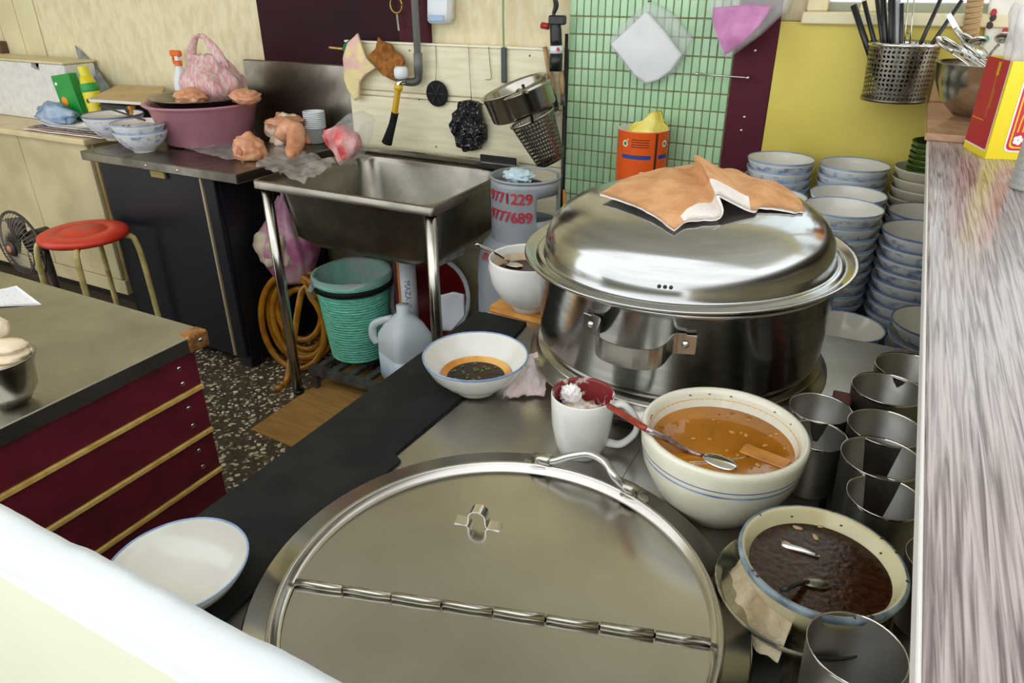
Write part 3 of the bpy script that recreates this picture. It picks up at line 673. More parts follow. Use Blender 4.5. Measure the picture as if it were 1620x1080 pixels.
# brown sauce bowl, on a stained cloth in a darker bowl
zbr = ZC+.098
q = PZ(1300, 880, zbr)
Db = WID(q, 254)
ub = thing('under_bowl', 'dark patterned bowl underneath the bowl of brown sauce', 'bowl', (q.x-.012, q.y-.004, ZC+.0005))
obj('bowl_body', bowl_mesh(.186, .05, [M('dark_glaze', '3c4038', .25, 0, '8d8468', 24, lo=.5, hi=.6)]*4, 48, .5), ub)
bb = thing('brown_bowl', 'blue-rimmed cream bowl full of dark brown chopped sauce', 'bowl', (q.x, q.y, ZC+.020))
r = Db/2; hb = .078
ylw = M('aged_porcelain', 'd8cfa6', .22, 0, 'c5b98c', 9, coat=.3); rimb = M('rim_bluegrey', '8fa0a8', .25, 0, '5c6a74', 40)
obj('bowl_body', lathe([(0, .01), (r*.4, .012), (r*.66, hb*.4), (r*.83, hb*.75), (r*.91, hb*.96), (r*.95, hb), (r*.99, hb*.99), (r, hb*.95), (r*.98, hb*.88), (r*.9, hb*.66), (r*.68, hb*.3), (r*.48, hb*.1), (r*.45, 0), (0, 0)], [ylw, rimb], 64, [0, 0, 0, 0, 0, 1, 1, 1, 0, 0, 0, 0, 0]), bb)
bsz = hb*.78
bs = obj('sauce', film(r*.835, bsz, M('brown_sauce', '3c200d', .14, 0, '1e1007', 130, bump=.07, bscale=160, spec=.35), 64), bb)
for k in range(30):
    a = random.random()*6.28; rr_ = r*random.uniform(.86, .97)
    obj('sauce_speck', blob(.0022, .0018, .0012, M('dark_speck', '33200f', .4), .3, 3, k, 1), bb, (rr_*math.cos(a), rr_*math.sin(a), hb*(.80+.2*(rr_/r-.84)/.12)))
for k, (px_, py_) in enumerate(((1262, 835), (1300, 832), (1290, 850), (1245, 860))):
    p_ = PZ(px_, py_, ZC+.02+bsz)-Vector((q.x, q.y, 0)); obj('floating_bit', blob(.006, .003, .001, M('pale_bit', 'b39a72', .3), .3, 3, k, 2), bs, (p_.x, p_.y, bsz+.0006), (0, 0, k))
s0_, s1_ = PZ(1236, 862, ZC+.02+bsz+.002), PZ(1297, 880, ZC+.02+bsz+.002)
sp = thing('sunken_spoon', 'steel spoon handle lying in the dark brown sauce', 'spoon', s0_)
obj('handle', tube([(0, 0, 0), (s1_-s0_)*.5+Vector((0, 0, .001)), s1_-s0_], [(.004, .002), (.0035, .0015), (.002, .0015)], chrome, 8, 4), sp)
s0_, s1_ = PZ(1240, 932, zbr+.008), PZ(1278, 920, ZC+.02+bsz+.002)
sp = thing('black_ladle', 'dark ladle handle sticking over the rim of the brown sauce bowl', 'ladle', s1_)
obj('handle', tube([s0_-s1_, (s0_-s1_)*.4+Vector((0, 0, .003)), (0, 0, 0)], [(.006, .003), (.005, .003), (.003, .002)], black_p, 8, 4), sp)
obj('blade', blob(.016, .008, .0025, steel_dk, 0, sub=2), sp, (.008, .002, 0), (0, 0, .3))
def ragf(u, v):
    a = R(165)+u*R(95)
    rad = Db/2*(.66+.42*(1-v)); z = .052*v+.006*noise.noise(Vector((u*9, v*4, 2)))+.004
    rad += .004*noise.noise(Vector((u*12, v*5, 6)))
    return Vector((rad*math.cos(a), rad*math.sin(a), z+.008))
rg = tag(obj('stained_rag', sheet(ragf, 40, 10, M('stained_rag', 'c9bb9a', .9, 0, '8f7c58', 18, bump=.4, bscale=160), .002), None, (q.x-.002, q.y-.002, ZC+.012)), 'stained beige rag tucked round the bowl of brown sauce', 'rag')
# steel cups
cupn = {}
for i, (px_, py_, wd, hc, lb_) in enumerate((
    (1298, 645, 94, .088, 'small steel cup beside the amber bowl, farther of two'), (1294, 688, 88, .088, 'small steel cup beside the amber bowl, nearer of two'),
    (1442, 581, 106, .092, 'farthest steel cup of the row under the ledge'), (1405, 614, 107, .095, 'steel cup in the row under the ledge, next to the farthest'), (1401, 675, 112, .095, 'steel cup in the middle of the row under the ledge'),
    (1395, 723, 121, .098, 'steel cup with crumbs inside in the row under the ledge'), (1400, 785, 113, .095, 'steel cup with dregs beside the brown sauce bowl'),
    (1497, 885, 116, .095, 'steel cup almost hidden under the ledge edge'), (1356, 1024, 151, .1, 'large steel cup in front of the brown sauce bowl'))):
    z = ZC+hc; q = PZ(px_, py_, z); r = WID(q, wd)/2
    cu = thing('steel_cup', lb_, 'cup', (q.x, q.y, ZC+.0005), (0, 0, 0), 'steel cups beside the ledge')
    obj('cup_body', lathe([(0, .003), (r*.86, .003), (r*.965, hc-.002), (r*.99, hc), (r, hc-.001), (r*.985, hc-.004), (r*.88, .002), (r*.84, 0), (0, 0)], [steel_cup, chrome], 40, [0, 0, 1, 1, 1, 0, 0, 0]), cu)
    if i in (5, 6, 0): obj('dregs', film(r*.85, .008, M('dregs', '2b1d14', .15, 0, '6b5236', 60), 24), cu)
# crumpled pink paper towel by the sauce bowl
p0 = PZ(828, 605, ZC)
def papf(u, v):
    c_ = [PZ(795, 634, ZC), PZ(862, 628, ZC), PZ(868, 590, ZC), PZ(812, 590, ZC)]
    a = c_[0]+(c_[1]-c_[0])*u; b = c_[3]+(c_[2]-c_[3])*u; p = a+(b-a)*v
    p = p+Vector((noise.noise(Vector((u*6, v*6, 1)))*.008, noise.noise(Vector((u*6, v*6, 5)))*.006, 0))
    z = .004+.035*math.sin(min(1, v*1.2)*1.57)*(.5+.5*math.sin(u*3))+.012*abs(noise.noise(Vector((u*5, v*5, 7))))
    return Vector((p.x-p0.x, p.y-p0.y, z))
tag(obj('paper_towel', sheet(papf, 26, 20, M('pinkish_paper', 'e8d9d4', .9, 0, 'dcc8c2', 8), .001), None, (p0.x, p0.y, ZC)), 'crumpled pinkish paper towel beside the steamer base', 'paper towel')

# ================================================================ helpers for hanging things
def hang(pxs, Y, mat, thick=.006, amp=.006, freq=25, cuts=3, seed=0, name='m', bulge=0):
    """sheet with a traced outline hanging in the plane y=Y, wrinkled and thickened; origin returned"""
    P = [PY(x, y, Y) for x, y in pxs]; c = sum(P, Vector())/len(P)
    bm = bmesh.new(); vs = [bm.verts.new((p.x-c.x, 0, p.z-c.z)) for p in P]; bm.faces.new(vs)
    bmesh.ops.triangulate(bm, faces=bm.faces[:])
    for _ in range(2): bmesh.ops.subdivide_edges(bm, edges=bm.edges[:], cuts=cuts, use_grid_fill=True)
    bmesh.ops.triangulate(bm, faces=bm.faces[:])
    rad = max(v.co.length for v in bm.verts)
    for v in bm.verts:
        b = 1-min(1, v.co.length/rad)
        v.co.y = -amp*noise.noise(Vector((v.co.x*freq, seed, v.co.z*freq*.6)))*1.5-bulge*b**.7
    bm.verts.index_update(); bnd = [e for e in bm.edges if e.is_boundary]
    r = bmesh.ops.extrude_face_region(bm, geom=bm.faces[:])
    for v in [g for g in r['geom'] if isinstance(g, bmesh.types.BMVert)]: v.co.y += thick+bulge*.0
    bmesh.ops.recalc_face_normals(bm, faces=bm.faces[:])
    return bm_mesh(bm, mat, True), c
def bagmesh(rx, ry, rz, mat, seed=0, neck=.3, amp=.18, n=44):
    """crumpled standing bag gathered at the top"""
    V, Fc = [], []; m_ = 22
    for j in range(m_+1):
        t = j/m_; z = rz*t
        w_ = math.sin(math.pi*min(1, (t*.9+.12)))**.6 if t < .6 else (1-(t-.6)/.4)*(.93-neck)+neck
        for k in range(n):
            a = 2*math.pi*k/n; d = w_*(1+amp*noise.noise(Vector((math.cos(a)*2.2+seed, math.sin(a)*2.2, t*2.5)))+amp*.6*noise.noise(Vector((math.cos(a)*7, math.sin(a)*7+seed, t*3))))
            V.append((rx*d*math.cos(a), ry*d*math.sin(a), z+rz*.06*noise.noise(Vector((k*.8, j*.5, seed)))*(t if t > .15 else 0)))
    for j in range(m_):
        for k in range(n): Fc.append((j*n+k, j*n+(k+1) % n, (j+1)*n+(k+1) % n, (j+1)*n+k))
    Fc.append(tuple(range(n))[::-1])
    return mesh(V, Fc, mat, None, True)
def disc_on(x, y, r, th, mat, Y): return None

# ================================================================ LEDGE OBJECTS
ZLG = 1.1502
c_ = PZ(1558, 251, ZLG); l_ = PZ(1524, 232, ZLG)-c_
lw_ = l_.length*1.0; ld2 = l_.normalized(); rd2 = Vector((-ld2.y, ld2.x, 0)) if Vector((-ld2.y, ld2.x, 0)).dot(RT) > 0 else Vector((ld2.y, -ld2.x, 0))
hc = PY(1600, 97, c_.y).z-ZLG
car = thing('carton', 'tall yellow and red printed carton with a plastic bag sticking out, on the ledge', 'carton', c_)
yl = M('carton_yellow', 'f0d820', .4); rd = M('carton_red', 'b3142c', .4); rdp = M('carton_magenta', 'd2203f', .4); wh_ = M('print_white', 'f4f0ec', .5); ylo = M('print_gold', 'e0b022', .4)
rw = .105
def pr3(pts, off, mat):   # flat print on a carton face: pts (s,t) with s along dir, t height
    pass
bp = [Vector((0, 0, 0)), ld2*lw_, ld2*lw_+rd2*rw, rd2*rw]
obj('box', mesh([tuple(p) for p in bp]+[tuple(p+Vector((0, 0, hc))) for p in bp], [(0, 1, 2, 3), (0, 4, 5, 1), (1, 5, 6, 2), (2, 6, 7, 3), (3, 7, 4, 0)], yl, None, False), car)
def face(dirv, nrm, poly, mat, lift, name):
    V = [dirv*s+Vector((0, 0, t))+nrm*lift for s, t in poly]
    obj(name, mesh(V, [tuple(range(len(V)))], mat, None, False), car)
def ring2(dirv, nrm, outer, inner, mat, lift, name):
    n = len(outer); V = [dirv*s+Vector((0, 0, t))+nrm*lift for s, t in outer+inner]
    obj(name, mesh(V, [(i, (i+1) % n, n+(i+1) % n, n+i) for i in range(n)], mat, None, False), car)
def rr2(s0, s1, t0, t1, r, n=4): return rrect(s0, s1, t0, t1, r, n)
nl, nr = -rd2, -ld2
face(ld2, nl, [(.006, .012), (lw_-.001, .012), (lw_-.001, hc), (.006, hc)], wh_, .0006, 'print')
face(ld2, nl, [(.009, .015), (lw_-.001, .015), (lw_-.001, hc), (.009, hc)], rd, .0010, 'print')
m_ = lw_*.42
for a_, b_ in (((m_, hc*.40), (m_, hc*.92)), ((m_+.003, hc*.36), (lw_*.95, hc*.36)), ((m_-.006, hc*.5), (m_-.006, hc*.7))):
    dx, dz_ = b_[0]-a_[0], b_[1]-a_[1]; q = (.0008, 0) if abs(dz_) > abs(dx) else (0, .0008)
    face(ld2, nl, [(a_[0]-q[0], a_[1]-q[1]), (b_[0]-q[0], b_[1]-q[1]), (b_[0]+q[0], b_[1]+q[1]), (a_[0]+q[0], a_[1]+q[1])], ylo, .0014, 'print')
for k in range(4):
    for sgn in (-1, 1):
        t = hc*(.82+.035*k); face(ld2, nl, [(m_, t), (m_+sgn*.006, t+.005), (m_+sgn*.006, t+.010), (m_, t+.006)], ylo, .0014, 'print')
ring2(rd2, nr, rr2(.026, .100, .014, hc-.002, .010), rr2(.029, .097, .017, hc-.005, .009), wh_, .0006, 'print')
ring2(rd2, nr, rr2(.029, .097, .017, hc-.005, .009), rr2(.033, .093, .021, hc-.009, .008), rdp, .0006, 'print')
face(rd2, nr, rr2(.036, .090, .024, hc-.012, .008), rdp, .0006, 'print')
for k in range(5):
    pts = [(.040+.008*k+.030*(i/10)**2, .05+(hc*.75)*(i/10)) for i in range(11)]
    face(rd2, nr, pts+[(p[0]+.003, p[1]) for p in reversed(pts)], ylo, .0010, 'print')
for k in range(5):
    a = 2*math.pi*k/5; face(rd2, nr, [(.046+.005*math.cos(a)+.0042*math.cos(2*math.pi*i/10), .036+.005*math.sin(a)+.0042*math.sin(2*math.pi*i/10)) for i in range(10)], wh_, .0011+.00002*k, 'print')
cc = (bp[0]+bp[2])/2
def carbag(u, v):
    a = 2*math.pi*u; t = v
    r_ = .030+.022*t+.012*noise.noise(Vector((math.cos(a)*2, math.sin(a)*2, t*3)))+.006*noise.noise(Vector((math.cos(a)*6, math.sin(a)*6, t*5)))
    return cc+Vector((r_*math.cos(a), r_*math.sin(a)*1.1, hc*.6+t*.16+.01*noise.noise(Vector((u*9, v, 4)))))
obj('bag', sheet(carbag, 48, 16, M('milky_film', 'eceaea', .25, 0, alpha=.6, bump=.5, bscale=40), 0), car)
for k in range(2):
    dv_ = rd2*(.035+.03*k)
    obj('bag_print', tube([cc+Vector((0, 0, hc))-ld2*.045+rd2*(-.02+.05*k), cc+Vector((0, 0, hc+.05))-ld2*.05+rd2*(-.025+.05*k), cc+Vector((0, 0, hc+.09))-ld2*.052+rd2*(-.01+.03*k), cc+Vector((0, 0, hc+.12))-ld2*.053+rd2*(.01)], (.0022, .0008), M('bag_red_print', 'd8334f', .4), 6, 4), car)
# grey can at the frame's edge
q = PZ(1598, 298, ZLG)+Vector((.031, .012, 0))
gc = thing('spray_can', 'pale grey metal can with fine printed text on the ledge', 'can', q)
obj('can_body', lathe([(0, 0), (.031, 0), (.0325, .003), (.0325, .125), (.030, .131), (.012, .133), (0, .133)], M('can_grey', 'b9bcb8', .35, .3, 'c8cac6', 6), 32), gc)
obj('nozzle', lathe([(.012, .133), (.012, .148), (.008, .152), (0, .152)], white_p, 16), gc)
for k in range(6):
    z0 = .012+.011*k
    obj('print_line', text_mesh(' '.join(['.:']*7), .008, M('print_black', '22242a', .6), lambda p, z0=z0: Vector((.0329*math.cos(R(-125)+p.x/.0329), .0329*math.sin(R(-125)+p.x/.0329), z0+p.y))), gc)
# steel bowl full of spoons
zr_ = 1.1655+.118
q = PZ(1562, 100, zr_); q.y = min(q.y, 2.14)
rb = WID(q, 72)
stb = thing('steel_mixing_bowl', 'round steel bowl packed with spoons behind the yellow carton', 'bowl', (q.x, q.y, 1.1655))
obj('bowl_body', lathe([(0, .003), (rb*.42, .004), (rb*.74, .036), (rb*.92, .076), (rb*.985, .116), (rb*1.02, .118), (rb*1.02, .1195), (rb*.98, .1185), (rb*.9, .076), (rb*.72, .039), (rb*.4, .006), (0, .005)], steel, 48), stb)
spoon_me = merge([(tube([(0, 0, 0), (.05, 0, .004), (.11, 0, .002)], [(.004, .0012), (.003, .0012), (.004, .0012)], chrome, 8, 4), 0), (moved(blob(.026, .017, .006, chrome, 0, sub=3), T(-.022, 0, .003)), 0)], [chrome])
spd = ['steel spoon lying flat across the bowl rim', 'steel spoon leaning left out of the bowl', 'steel spoon under the others at the bowl edge', 'steel spoon pointing up from the bowl', 'steel spoon tilted towards the carton', 'steel spoon crossing over the pile', 'steel spoon with its tip over the near rim', 'steel spoon standing steeply in the middle of the bowl', 'steel spoon half buried in the pile']
for k in range(9):
    a = R(105+k*21+random.uniform(-6, 6)); rr_ = rb*(.78 if k % 2 else .6)
    tag(obj('spoon', spoon_me, None, (q.x+rr_*math.cos(a), q.y+rr_*math.sin(a), 1.1655+.124+.005*k), (random.uniform(-.4, .4), R(14+(k*7) % 22), a+math.pi)), spd[k], 'spoon', 'spoons in the steel bowl')
for k, (x0, y0, x1, y1) in enumerate(((1500, 22, 1538, 90), (1513, 45, 1548, 95))):
    A, B = PY(x0, y0, q.y-.02), PY(x1, y1, q.y)
    kn = thing('table_knife', ['steel knife pointing up out of the spoon bowl', 'steel knife leaning low beside the spoons'][k], 'knife', B)
    obj('blade', strap([(0, 0, 0), (A-B)*.6, A-B], .011, .0012, (.8, .2, .5), chrome, 3), kn)
# perforated straw basket on the yellow board
yb = 2.24
bt, bb2 = PY(1418, 72, yb), PY(1409, 158, yb)
bk = thing('utensil_basket', 'perforated steel basket of black chopsticks hanging on the yellow board', 'basket', (bb2.x+.004, yb, bb2.z))
bh = bt.z-bb2.z; r1, r0 = WID(bt, 51), WID(bb2, 45)
obj('basket_wall', perforated(r0, r1, bh, 46, 12, steel_dk, .22, .006), bk)
obj('basket_rim', lathe([(r1-.002, bh), (r1+.004, bh), (r1+.005, bh+.006), (r1+.002, bh+.010), (r1-.003, bh+.006), (r1-.003, bh)], chrome, 40), bk)
obj('basket_floor', lathe([(0, .002), (r0, .002), (r0+.001, .008), (r0+.003, .008), (r0+.003, 0), (0, 0)], steel_dk, 40), bk)
obj('hook', tube([(0, r1, bh), (0, r1+.008, bh+.02), (0, FW-yb-.006, bh+.03)], .003, chrome, 8, 4), bk)
stl = ['thick black straw leaning far left in the basket', 'black chopstick leaning left in the basket', 'black chopstick at the back of the basket', 'thick black straw upright in the basket', 'black chopstick beside the upright straw', 'black chopstick near the basket middle', 'pale grey straw in the basket', 'black chopstick at the near side of the basket', 'long black chopstick leaning right from the basket', 'long black chopstick leaning farthest right from the basket']
for k, (x0, y0, x1, y1, rr_, dy) in enumerate(((1350, 8, 1384, 110, .008, .02), (1367, 2, 1394, 110, .006, .03), (1386, -14, 1402, 110, .006, .04), (1396, -20, 1404, 115, .008, .01), (1408, -30, 1410, 115, .005, -.01), (1414, -25, 1413, 115, .005, 0), (1421, 0, 1420, 115, .006, -.03), (1427, 5, 1425, 115, .005, -.04), (1492, -10, 1440, 105, .005, -.01), (1522, 0, 1448, 108, .005, -.02))):
    A, B = PY(x0, y0, yb+dy), PY(x1, y1, yb+dy*.6)
    B = B+(B-A).normalized()*max(0, min(.05, (B.z-bb2.z-.02)))
    tag(obj('chopstick', tube([(0, 0, 0), A-B], rr_, M('black_straw', '17181a', .3) if k != 6 else M('grey_straw', '9ea2a2', .35), 8, 1), None, B), stl[k], 'chopstick', 'sticks in the perforated basket')
for k, (x0, y0, x1, y1) in enumerate(((1437, -10, 1428, 105), (1447, -12, 1436, 108))):
    A, B = PY(x0, y0, yb+.03), PY(x1, y1, yb+.03)
    tag(obj('skewer', tube([(0, 0, 0), A-B], .0018, chrome, 6, 1), None, B), ['thin steel skewer in the utensil basket, nearer the black straws', 'thin steel skewer in the utensil basket, nearer the long chopsticks'][k], 'skewer')
# corrugated cardboard and pale printed curtain by the window
me, c_ = hang([(1520, 70), (1534, -30), (1562, -30), (1548, 60)], 2.30, M('corrugated', 'c9ab7c', .8), .006, 0, cuts=1)
cbd = tag(obj('cardboard_strip', me, None, c_), 'corrugated cardboard strip standing by the window behind the spoons', 'cardboard')
for k in range(11):
    t = k/10; A = PY(1521+13*t, 66-92*t, 2.30); B = PY(1548+13*t, 58-86*t, 2.30)
    obj('flute', tube([A-c_+Vector((0, -.004, 0)), B-c_+Vector((0, -.004, 0))], .004, M('corrugated_ridge', 'b8986a', .8), 6, 1), cbd)
me, c_ = hang([(1552, 90), (1570, -30), (1660, -30), (1660, 100)], 2.315, M('pale_curtain', 'e9e6da', .8, 0, 'dcd6c6', 6), .004, .004, 18, 3)
cur = tag(obj('curtain', me, None, c_), 'pale flowered curtain hanging at the window right of the cardboard', 'curtain')
for k, (x, y, cc_) in enumerate(((1572, 20, 'b03a3a'), (1566, 40, '43353a'), (1560, 62, '4c9a80'), (1571, 28, '43353a'), (1590, 50, 'b03a3a'))):
    p_ = PY(x, y, 2.305)-c_; obj('flower_print', blob(.007, .001, .009, M('print_'+cc_, cc_, .8), .3, 3, k, 2), cur, (p_.x, -.008, p_.z))

# ================================================================ ON THE TILED WALL
me, c_ = hang([(1021, 19), (1052, 52), (1077, 87), (1060, 112), (1040, 127), (1022, 131), (1008, 122), (990, 98), (967, 70), (995, 45)], FW-.03, M('white_napkins', 'eeeef0', .9, 0, 'e2e2e4', 6), .026, .004, 12, seed=3, bulge=.012)
nb = thing('napkin_bag', 'clear plastic bag of white napkins hanging on the green tiles', 'bag', c_)
obj('napkins', me, nb)
me, c2_ = hang([(1026, 3), (1062, 22), (1092, 62), (1066, 116), (1022, 136), (990, 108), (961, 66), (985, 36)], FW-.05, bagclear, .045, .008, 22, seed=5)
obj('film', me, nb, c2_-c_)
p_ = PY(1026, 2, FW-.01); obj('nail', tube([(p_-c_), (p_-c_)+Vector((0, .02, 0))], .003, steel_dk, 8, 1), nb)
me, c_ = hang([(1128, 12), (1175, 8), (1218, 10), (1200, 42), (1175, 68), (1148, 86), (1140, 62), (1130, 38)], FW-.09, M('pink_plastic', 'c02f9e', .3, 0, 'd36abc', 22, bump=.5, bscale=50), .06, .02, 22, seed=9, bulge=.02)
pb = thing('pink_bag', 'clear plastic bag with bright pink contents hanging over the tile edge', 'bag', c_)
obj('contents', me, pb)
me, c2_ = hang([(1116, -20), (1190, -30), (1262, -24), (1238, 18), (1196, 58), (1150, 92), (1140, 86), (1128, 40)], FW-.115, bagclear, .09, .012, 22, seed=2)
obj('film', me, pb, c2_-c_)
A, B = PY(1102, 117, FW-.028), PY(1183, 123, FW-.028)
rl = thing('towel_rail', 'short thin metal rail with ball ends on the green tiles', 'rail', A)
obj('rod', tube([(0, 0, 0), B-A], .0025, chrome, 8, 1), rl)
for p_ in (Vector(), B-A): obj('end_ball', blob(.006, .006, .006, chrome, 0, sub=2), rl, p_)
for t in (.05, .95): obj('standoff', tube([(B-A)*t, (B-A)*t+Vector((0, .027 if t < .5 else .022, 0))], .0025, chrome, 8, 1), rl)
# orange can on a small shelf
yc = 2.24; zb2 = PY(1014, 305, yc).z; ztp = PY(1015, 202, yc).z; q = PY(1015, 250, yc); rc_ = WID(q, 39.5)
sh = thing('wall_shelf', 'small steel shelf on the tiled wall under the orange can', 'shelf', (q.x, FW, zb2))
obj('shelf_plate', box(-.10, .10, -.18, 0, -.008, -.0006, steel_dk, .001), sh)
obj('shelf_bracket', box(-.01, .01, -.14, 0, -.05, -.008, steel_dk, .001), sh)
ocn = thing('orange_can', 'orange and white paint can with a crumpled yellow bag stuffed inside', 'can', (q.x, yc, zb2))
hcn = ztp-zb2; oc = M('can_orange', 'ea5e1a', .35, 0, 'dc5214', 4)
obj('can_body', lathe([(0, .001), (rc_-.004, .001), (rc_, .004), (rc_, hcn*.16), (rc_, hcn*.98), (rc_+.001, hcn), (rc_-.004, hcn), (rc_-.005, hcn*.9), (0, .004)], [M('can_white', 'e4e0d8', .4), oc], 48, [0, 0, 0, 1, 1, 0, 0, 0]), ocn)
fca = math.atan2(-yc, -q.x)
def oncyl(rad, a0, z0): return lambda p: Vector((rad*math.cos(a0+p.x/rad), rad*math.sin(a0+p.x/rad), z0+p.y))
def patch(rad, a0, a1, z0, z1, mat, n=10):
    V = []; 
    for k in range(n+1):
        a = a0+(a1-a0)*k/n; V += [(rad*math.cos(a), rad*math.sin(a), z0), (rad*math.cos(a), rad*math.sin(a), z1)]
    return mesh(V, [(2*k, 2*k+2, 2*k+3, 2*k+1) for k in range(n)], mat)
blu = M('print_blue', '27408f', .4); wht = M('print_pale', 'efe6da', .5); grn = M('print_green', '2c8a48', .5); drk = M('print_dark', '3a2418', .5)
obj('print_band', patch(rc_+.0006, fca+.50, fca+.60, hcn*.02, hcn*.98, drk, 3), ocn)
for a0, a1, z0, z1, mt in ((-.85, .35, .60, .66, blu), (.68, 1.2, .60, .66, blu), (-.9, .3, .18, .21, blu), (.68, 1.2, .18, .21, blu)):
    obj('print_stripe', patch(rc_+.0006, fca+a0, fca+a1, hcn*z0, hcn*z1, mt), ocn)
for a0 in (-.72, .95):
    for rr_, mt, of in ((.0105, wht, .0006), (.006, grn, .0009)):
        obj('print_logo', moved(mesh([(0, rr_*math.cos(t*.5236), rr_*math.sin(t*.5236)) for t in range(12)], [tuple(range(12))], mt, None, False), Matrix.Rotation(fca+a0, 4, 'Z') @ T(rc_+of, 0, hcn*.82)), ocn)
for k in range(4): obj('print_line', patch(rc_+.0006, fca-.45, fca+.25, hcn*(.88-.035*k), hcn*(.892-.035*k), drk), ocn)
for k in range(2): obj('print_line', patch(rc_+.0006, fca-.05, fca+.25, hcn*(.40-.03*k), hcn*(.415-.03*k), wht), ocn)
def ybag(u, v):
    a = 2*math.pi*u
    rr_ = rc_*(.93+.12*noise.noise(Vector((math.cos(a)*2, math.sin(a)*2, v*2))))*(1-.55*max(0, v-.35))
    zz_ = hcn*.88+v*.085*(.55+.45*math.cos(a-fca-1.0))+.012*noise.noise(Vector((u*11, v*3, 2)))
    return Vector((rr_*math.cos(a), rr_*math.sin(a), zz_))
obj('yellow_bag', sheet(ybag, 40, 10, M('yellow_film', 'e6d23c', .35, 0, 'efe28a', 14, bump=.4, bscale=50), .001), ocn)
A, B = PY(893, 300, 2.305), PY(905, 325, 2.29)
B = A+Vector((.03, -.03, -A.z+.002))
tag(obj('orange_stick', tube([(0, 0, 0), (B-A)*.3, B-A], .006, M('orange_plastic', 'dd8a35', .4), 8, 1), None, A), 'thin orange stick leaning by the green tiles behind the steamer', 'stick')

# ================================================================ ON THE PLANK WALL
def hung(name, label, cat, px, Y, mat, **k):
    me, c = hang(px, Y, mat, **k); return tag(obj(name, me, None, c), label, cat), c
hung('wash_cloth', 'pink and yellow cloth hanging beside the steel splashback', 'cloth', [(563, 53), (570, 70), (580, 92), (592, 108), (580, 117), (570, 130), (566, 155), (558, 160), (549, 142), (543, 125), (545, 92), (551, 68)], FW-.04, M('pink_yellow_cloth', 'e3b9ae', .9, 0, 'e6d69a', 14, lo=.45, hi=.55, bump=.3, bscale=150), thick=.01, amp=.012, freq=16, seed=1)
o, c_ = hung('coir_scrubber', 'brown fibrous scrubbing cloth hanging behind the tap', 'scrubber', [(598, 59), (612, 70), (628, 84), (639, 97), (634, 116), (628, 131), (618, 124), (604, 120), (596, 106), (583, 94), (588, 84), (593, 76)], FW-.045, M('brown_fibre', '8a5420', .95, 0, 'b57a34', 40, bump=.9, bscale=150), thick=.014, amp=.014, freq=30, seed=4)
tag(obj('green_rag', tube([PY(545, 80, FW-.03)-PY(545, 80, FW-.03), PY(548, 72, FW-.03)-PY(545, 80, FW-.03), PY(556, 66, FW-.02)-PY(545, 80, FW-.03)], .010, M('green_cloth', '1f6b3a', .8), 8, 4), None, PY(545, 80, FW-.03)), 'dark green rag end beside the pink and yellow cloth', 'rag')
tag(obj('wooden_stick', tube([(0, 0, 0), PY(548, 78, FW-.02)-PY(521, 75, FW-.02)], .004, gold, 8, 1), None, PY(521, 75, FW-.02)), 'short pale wooden stick above the steel splashback', 'stick')
# tap with hose
Yp = FW-.035
tp = thing('tap', 'wall tap on a grey vertical pipe with a yellow and black hose', 'tap', PY(661, 120, Yp))
o_ = PY(661, 120, Yp)
def L_(x, y, Y=Yp): return PY(x, y, Y)-o_
gp = M('grey_pipe', '8b8c88', .4, .2)
obj('pipe', tube([Vector((L_(661, 90).x, 0, 2.69-o_.z)), L_(661, 90)], .013, gp, 14, 1), tp)
obj('pipe_socket', tube([L_(661, 84), L_(662, 116)], .0165, M('grey_socket', '6f706c', .45), 14, 1), tp)
obj('elbow', tube([L_(662, 112), L_(661, 126), L_(652, 130, Yp-.01), L_(636, 128, Yp-.03)], .0145, M('dark_elbow', '55564f', .45, .2), 12, 5), tp)
obj('spout', tube([L_(640, 128, Yp-.03), L_(632, 130, Yp-.05), L_(630, 140, Yp-.055)], .011, chrome, 12, 5), tp)
obj('tap_knob', lathe([(0, 0), (.022, 0), (.026, .01), (.026, .03), (.020, .04), (0, .042)], white_p, 16), tp, L_(635, 124, Yp-.045))
obj('hose_clamp', tube([L_(631, 134, Yp-.055), L_(630, 142, Yp-.055)], .016, M('yellow_clip', 'd8b21e', .4), 12, 1), tp)
obj('hose', tube([L_(630, 140, Yp-.055), L_(627, 160, Yp-.055), L_(624, 182, Yp-.055)], .0115, M('yellow_hose', 'cba01e', .35), 12, 4), tp)
obj('hose_sleeve', tube([L_(625, 178, Yp-.055), L_(621, 196, Yp-.055), L_(615, 216, Yp-.055), L_(612, 226, Yp-.055)], [.014, .014, .018, .021], black_r, 12, 5), tp)
# hanging things
q = PY(692, 148, FW-.012)
dp = thing('drain_plug', 'round black rubber drain plug hanging by a cord', 'plug', q)
obj('plug_disc', moved(lathe([(0, .012), (.012, .012), (.014, .006), (.040, .007), (.046, .005), (.046, 0), (0, 0)], black_r, 32), Matrix.Rotation(R(90), 4, 'X')), dp)
for k in range(6):
    a = k*1.047; obj('rib', box(.014, .036, -.0015, .0015, 0, .004, black_p), dp, (0, -.006, 0), (R(90), 0, 0)).rotation_euler = (Matrix.Rotation(R(90), 3, 'X') @ Matrix.Rotation(a, 3, 'Z')).to_euler()
obj('cord', tube([(0, -.008, .036), PY(690, 100, FW-.006)-q, PY(689, 68, FW-.004)-q], .0012, steel_dk, 6, 3), dp)
me, c_ = hang([(728, 160), (744, 158), (756, 166), (762, 182), (768, 200), (766, 222), (756, 237), (738, 240), (724, 232), (720, 214), (712, 196), (716, 180), (724, 172)], FW-.03, M('black_wire_wool', '1d1d21', .4, .5, 'a2a2a8', 120, lo=.56, hi=.66, bump=1, bscale=110), thick=.02, amp=.02, freq=40, cuts=4, seed=6, bulge=.02)  # pale grey specks are metallic highlights of the wire, put into the colour
sp_ = thing('wire_scourer', 'black wire wool scouring pad hanging on the plank wall', 'scourer', c_)
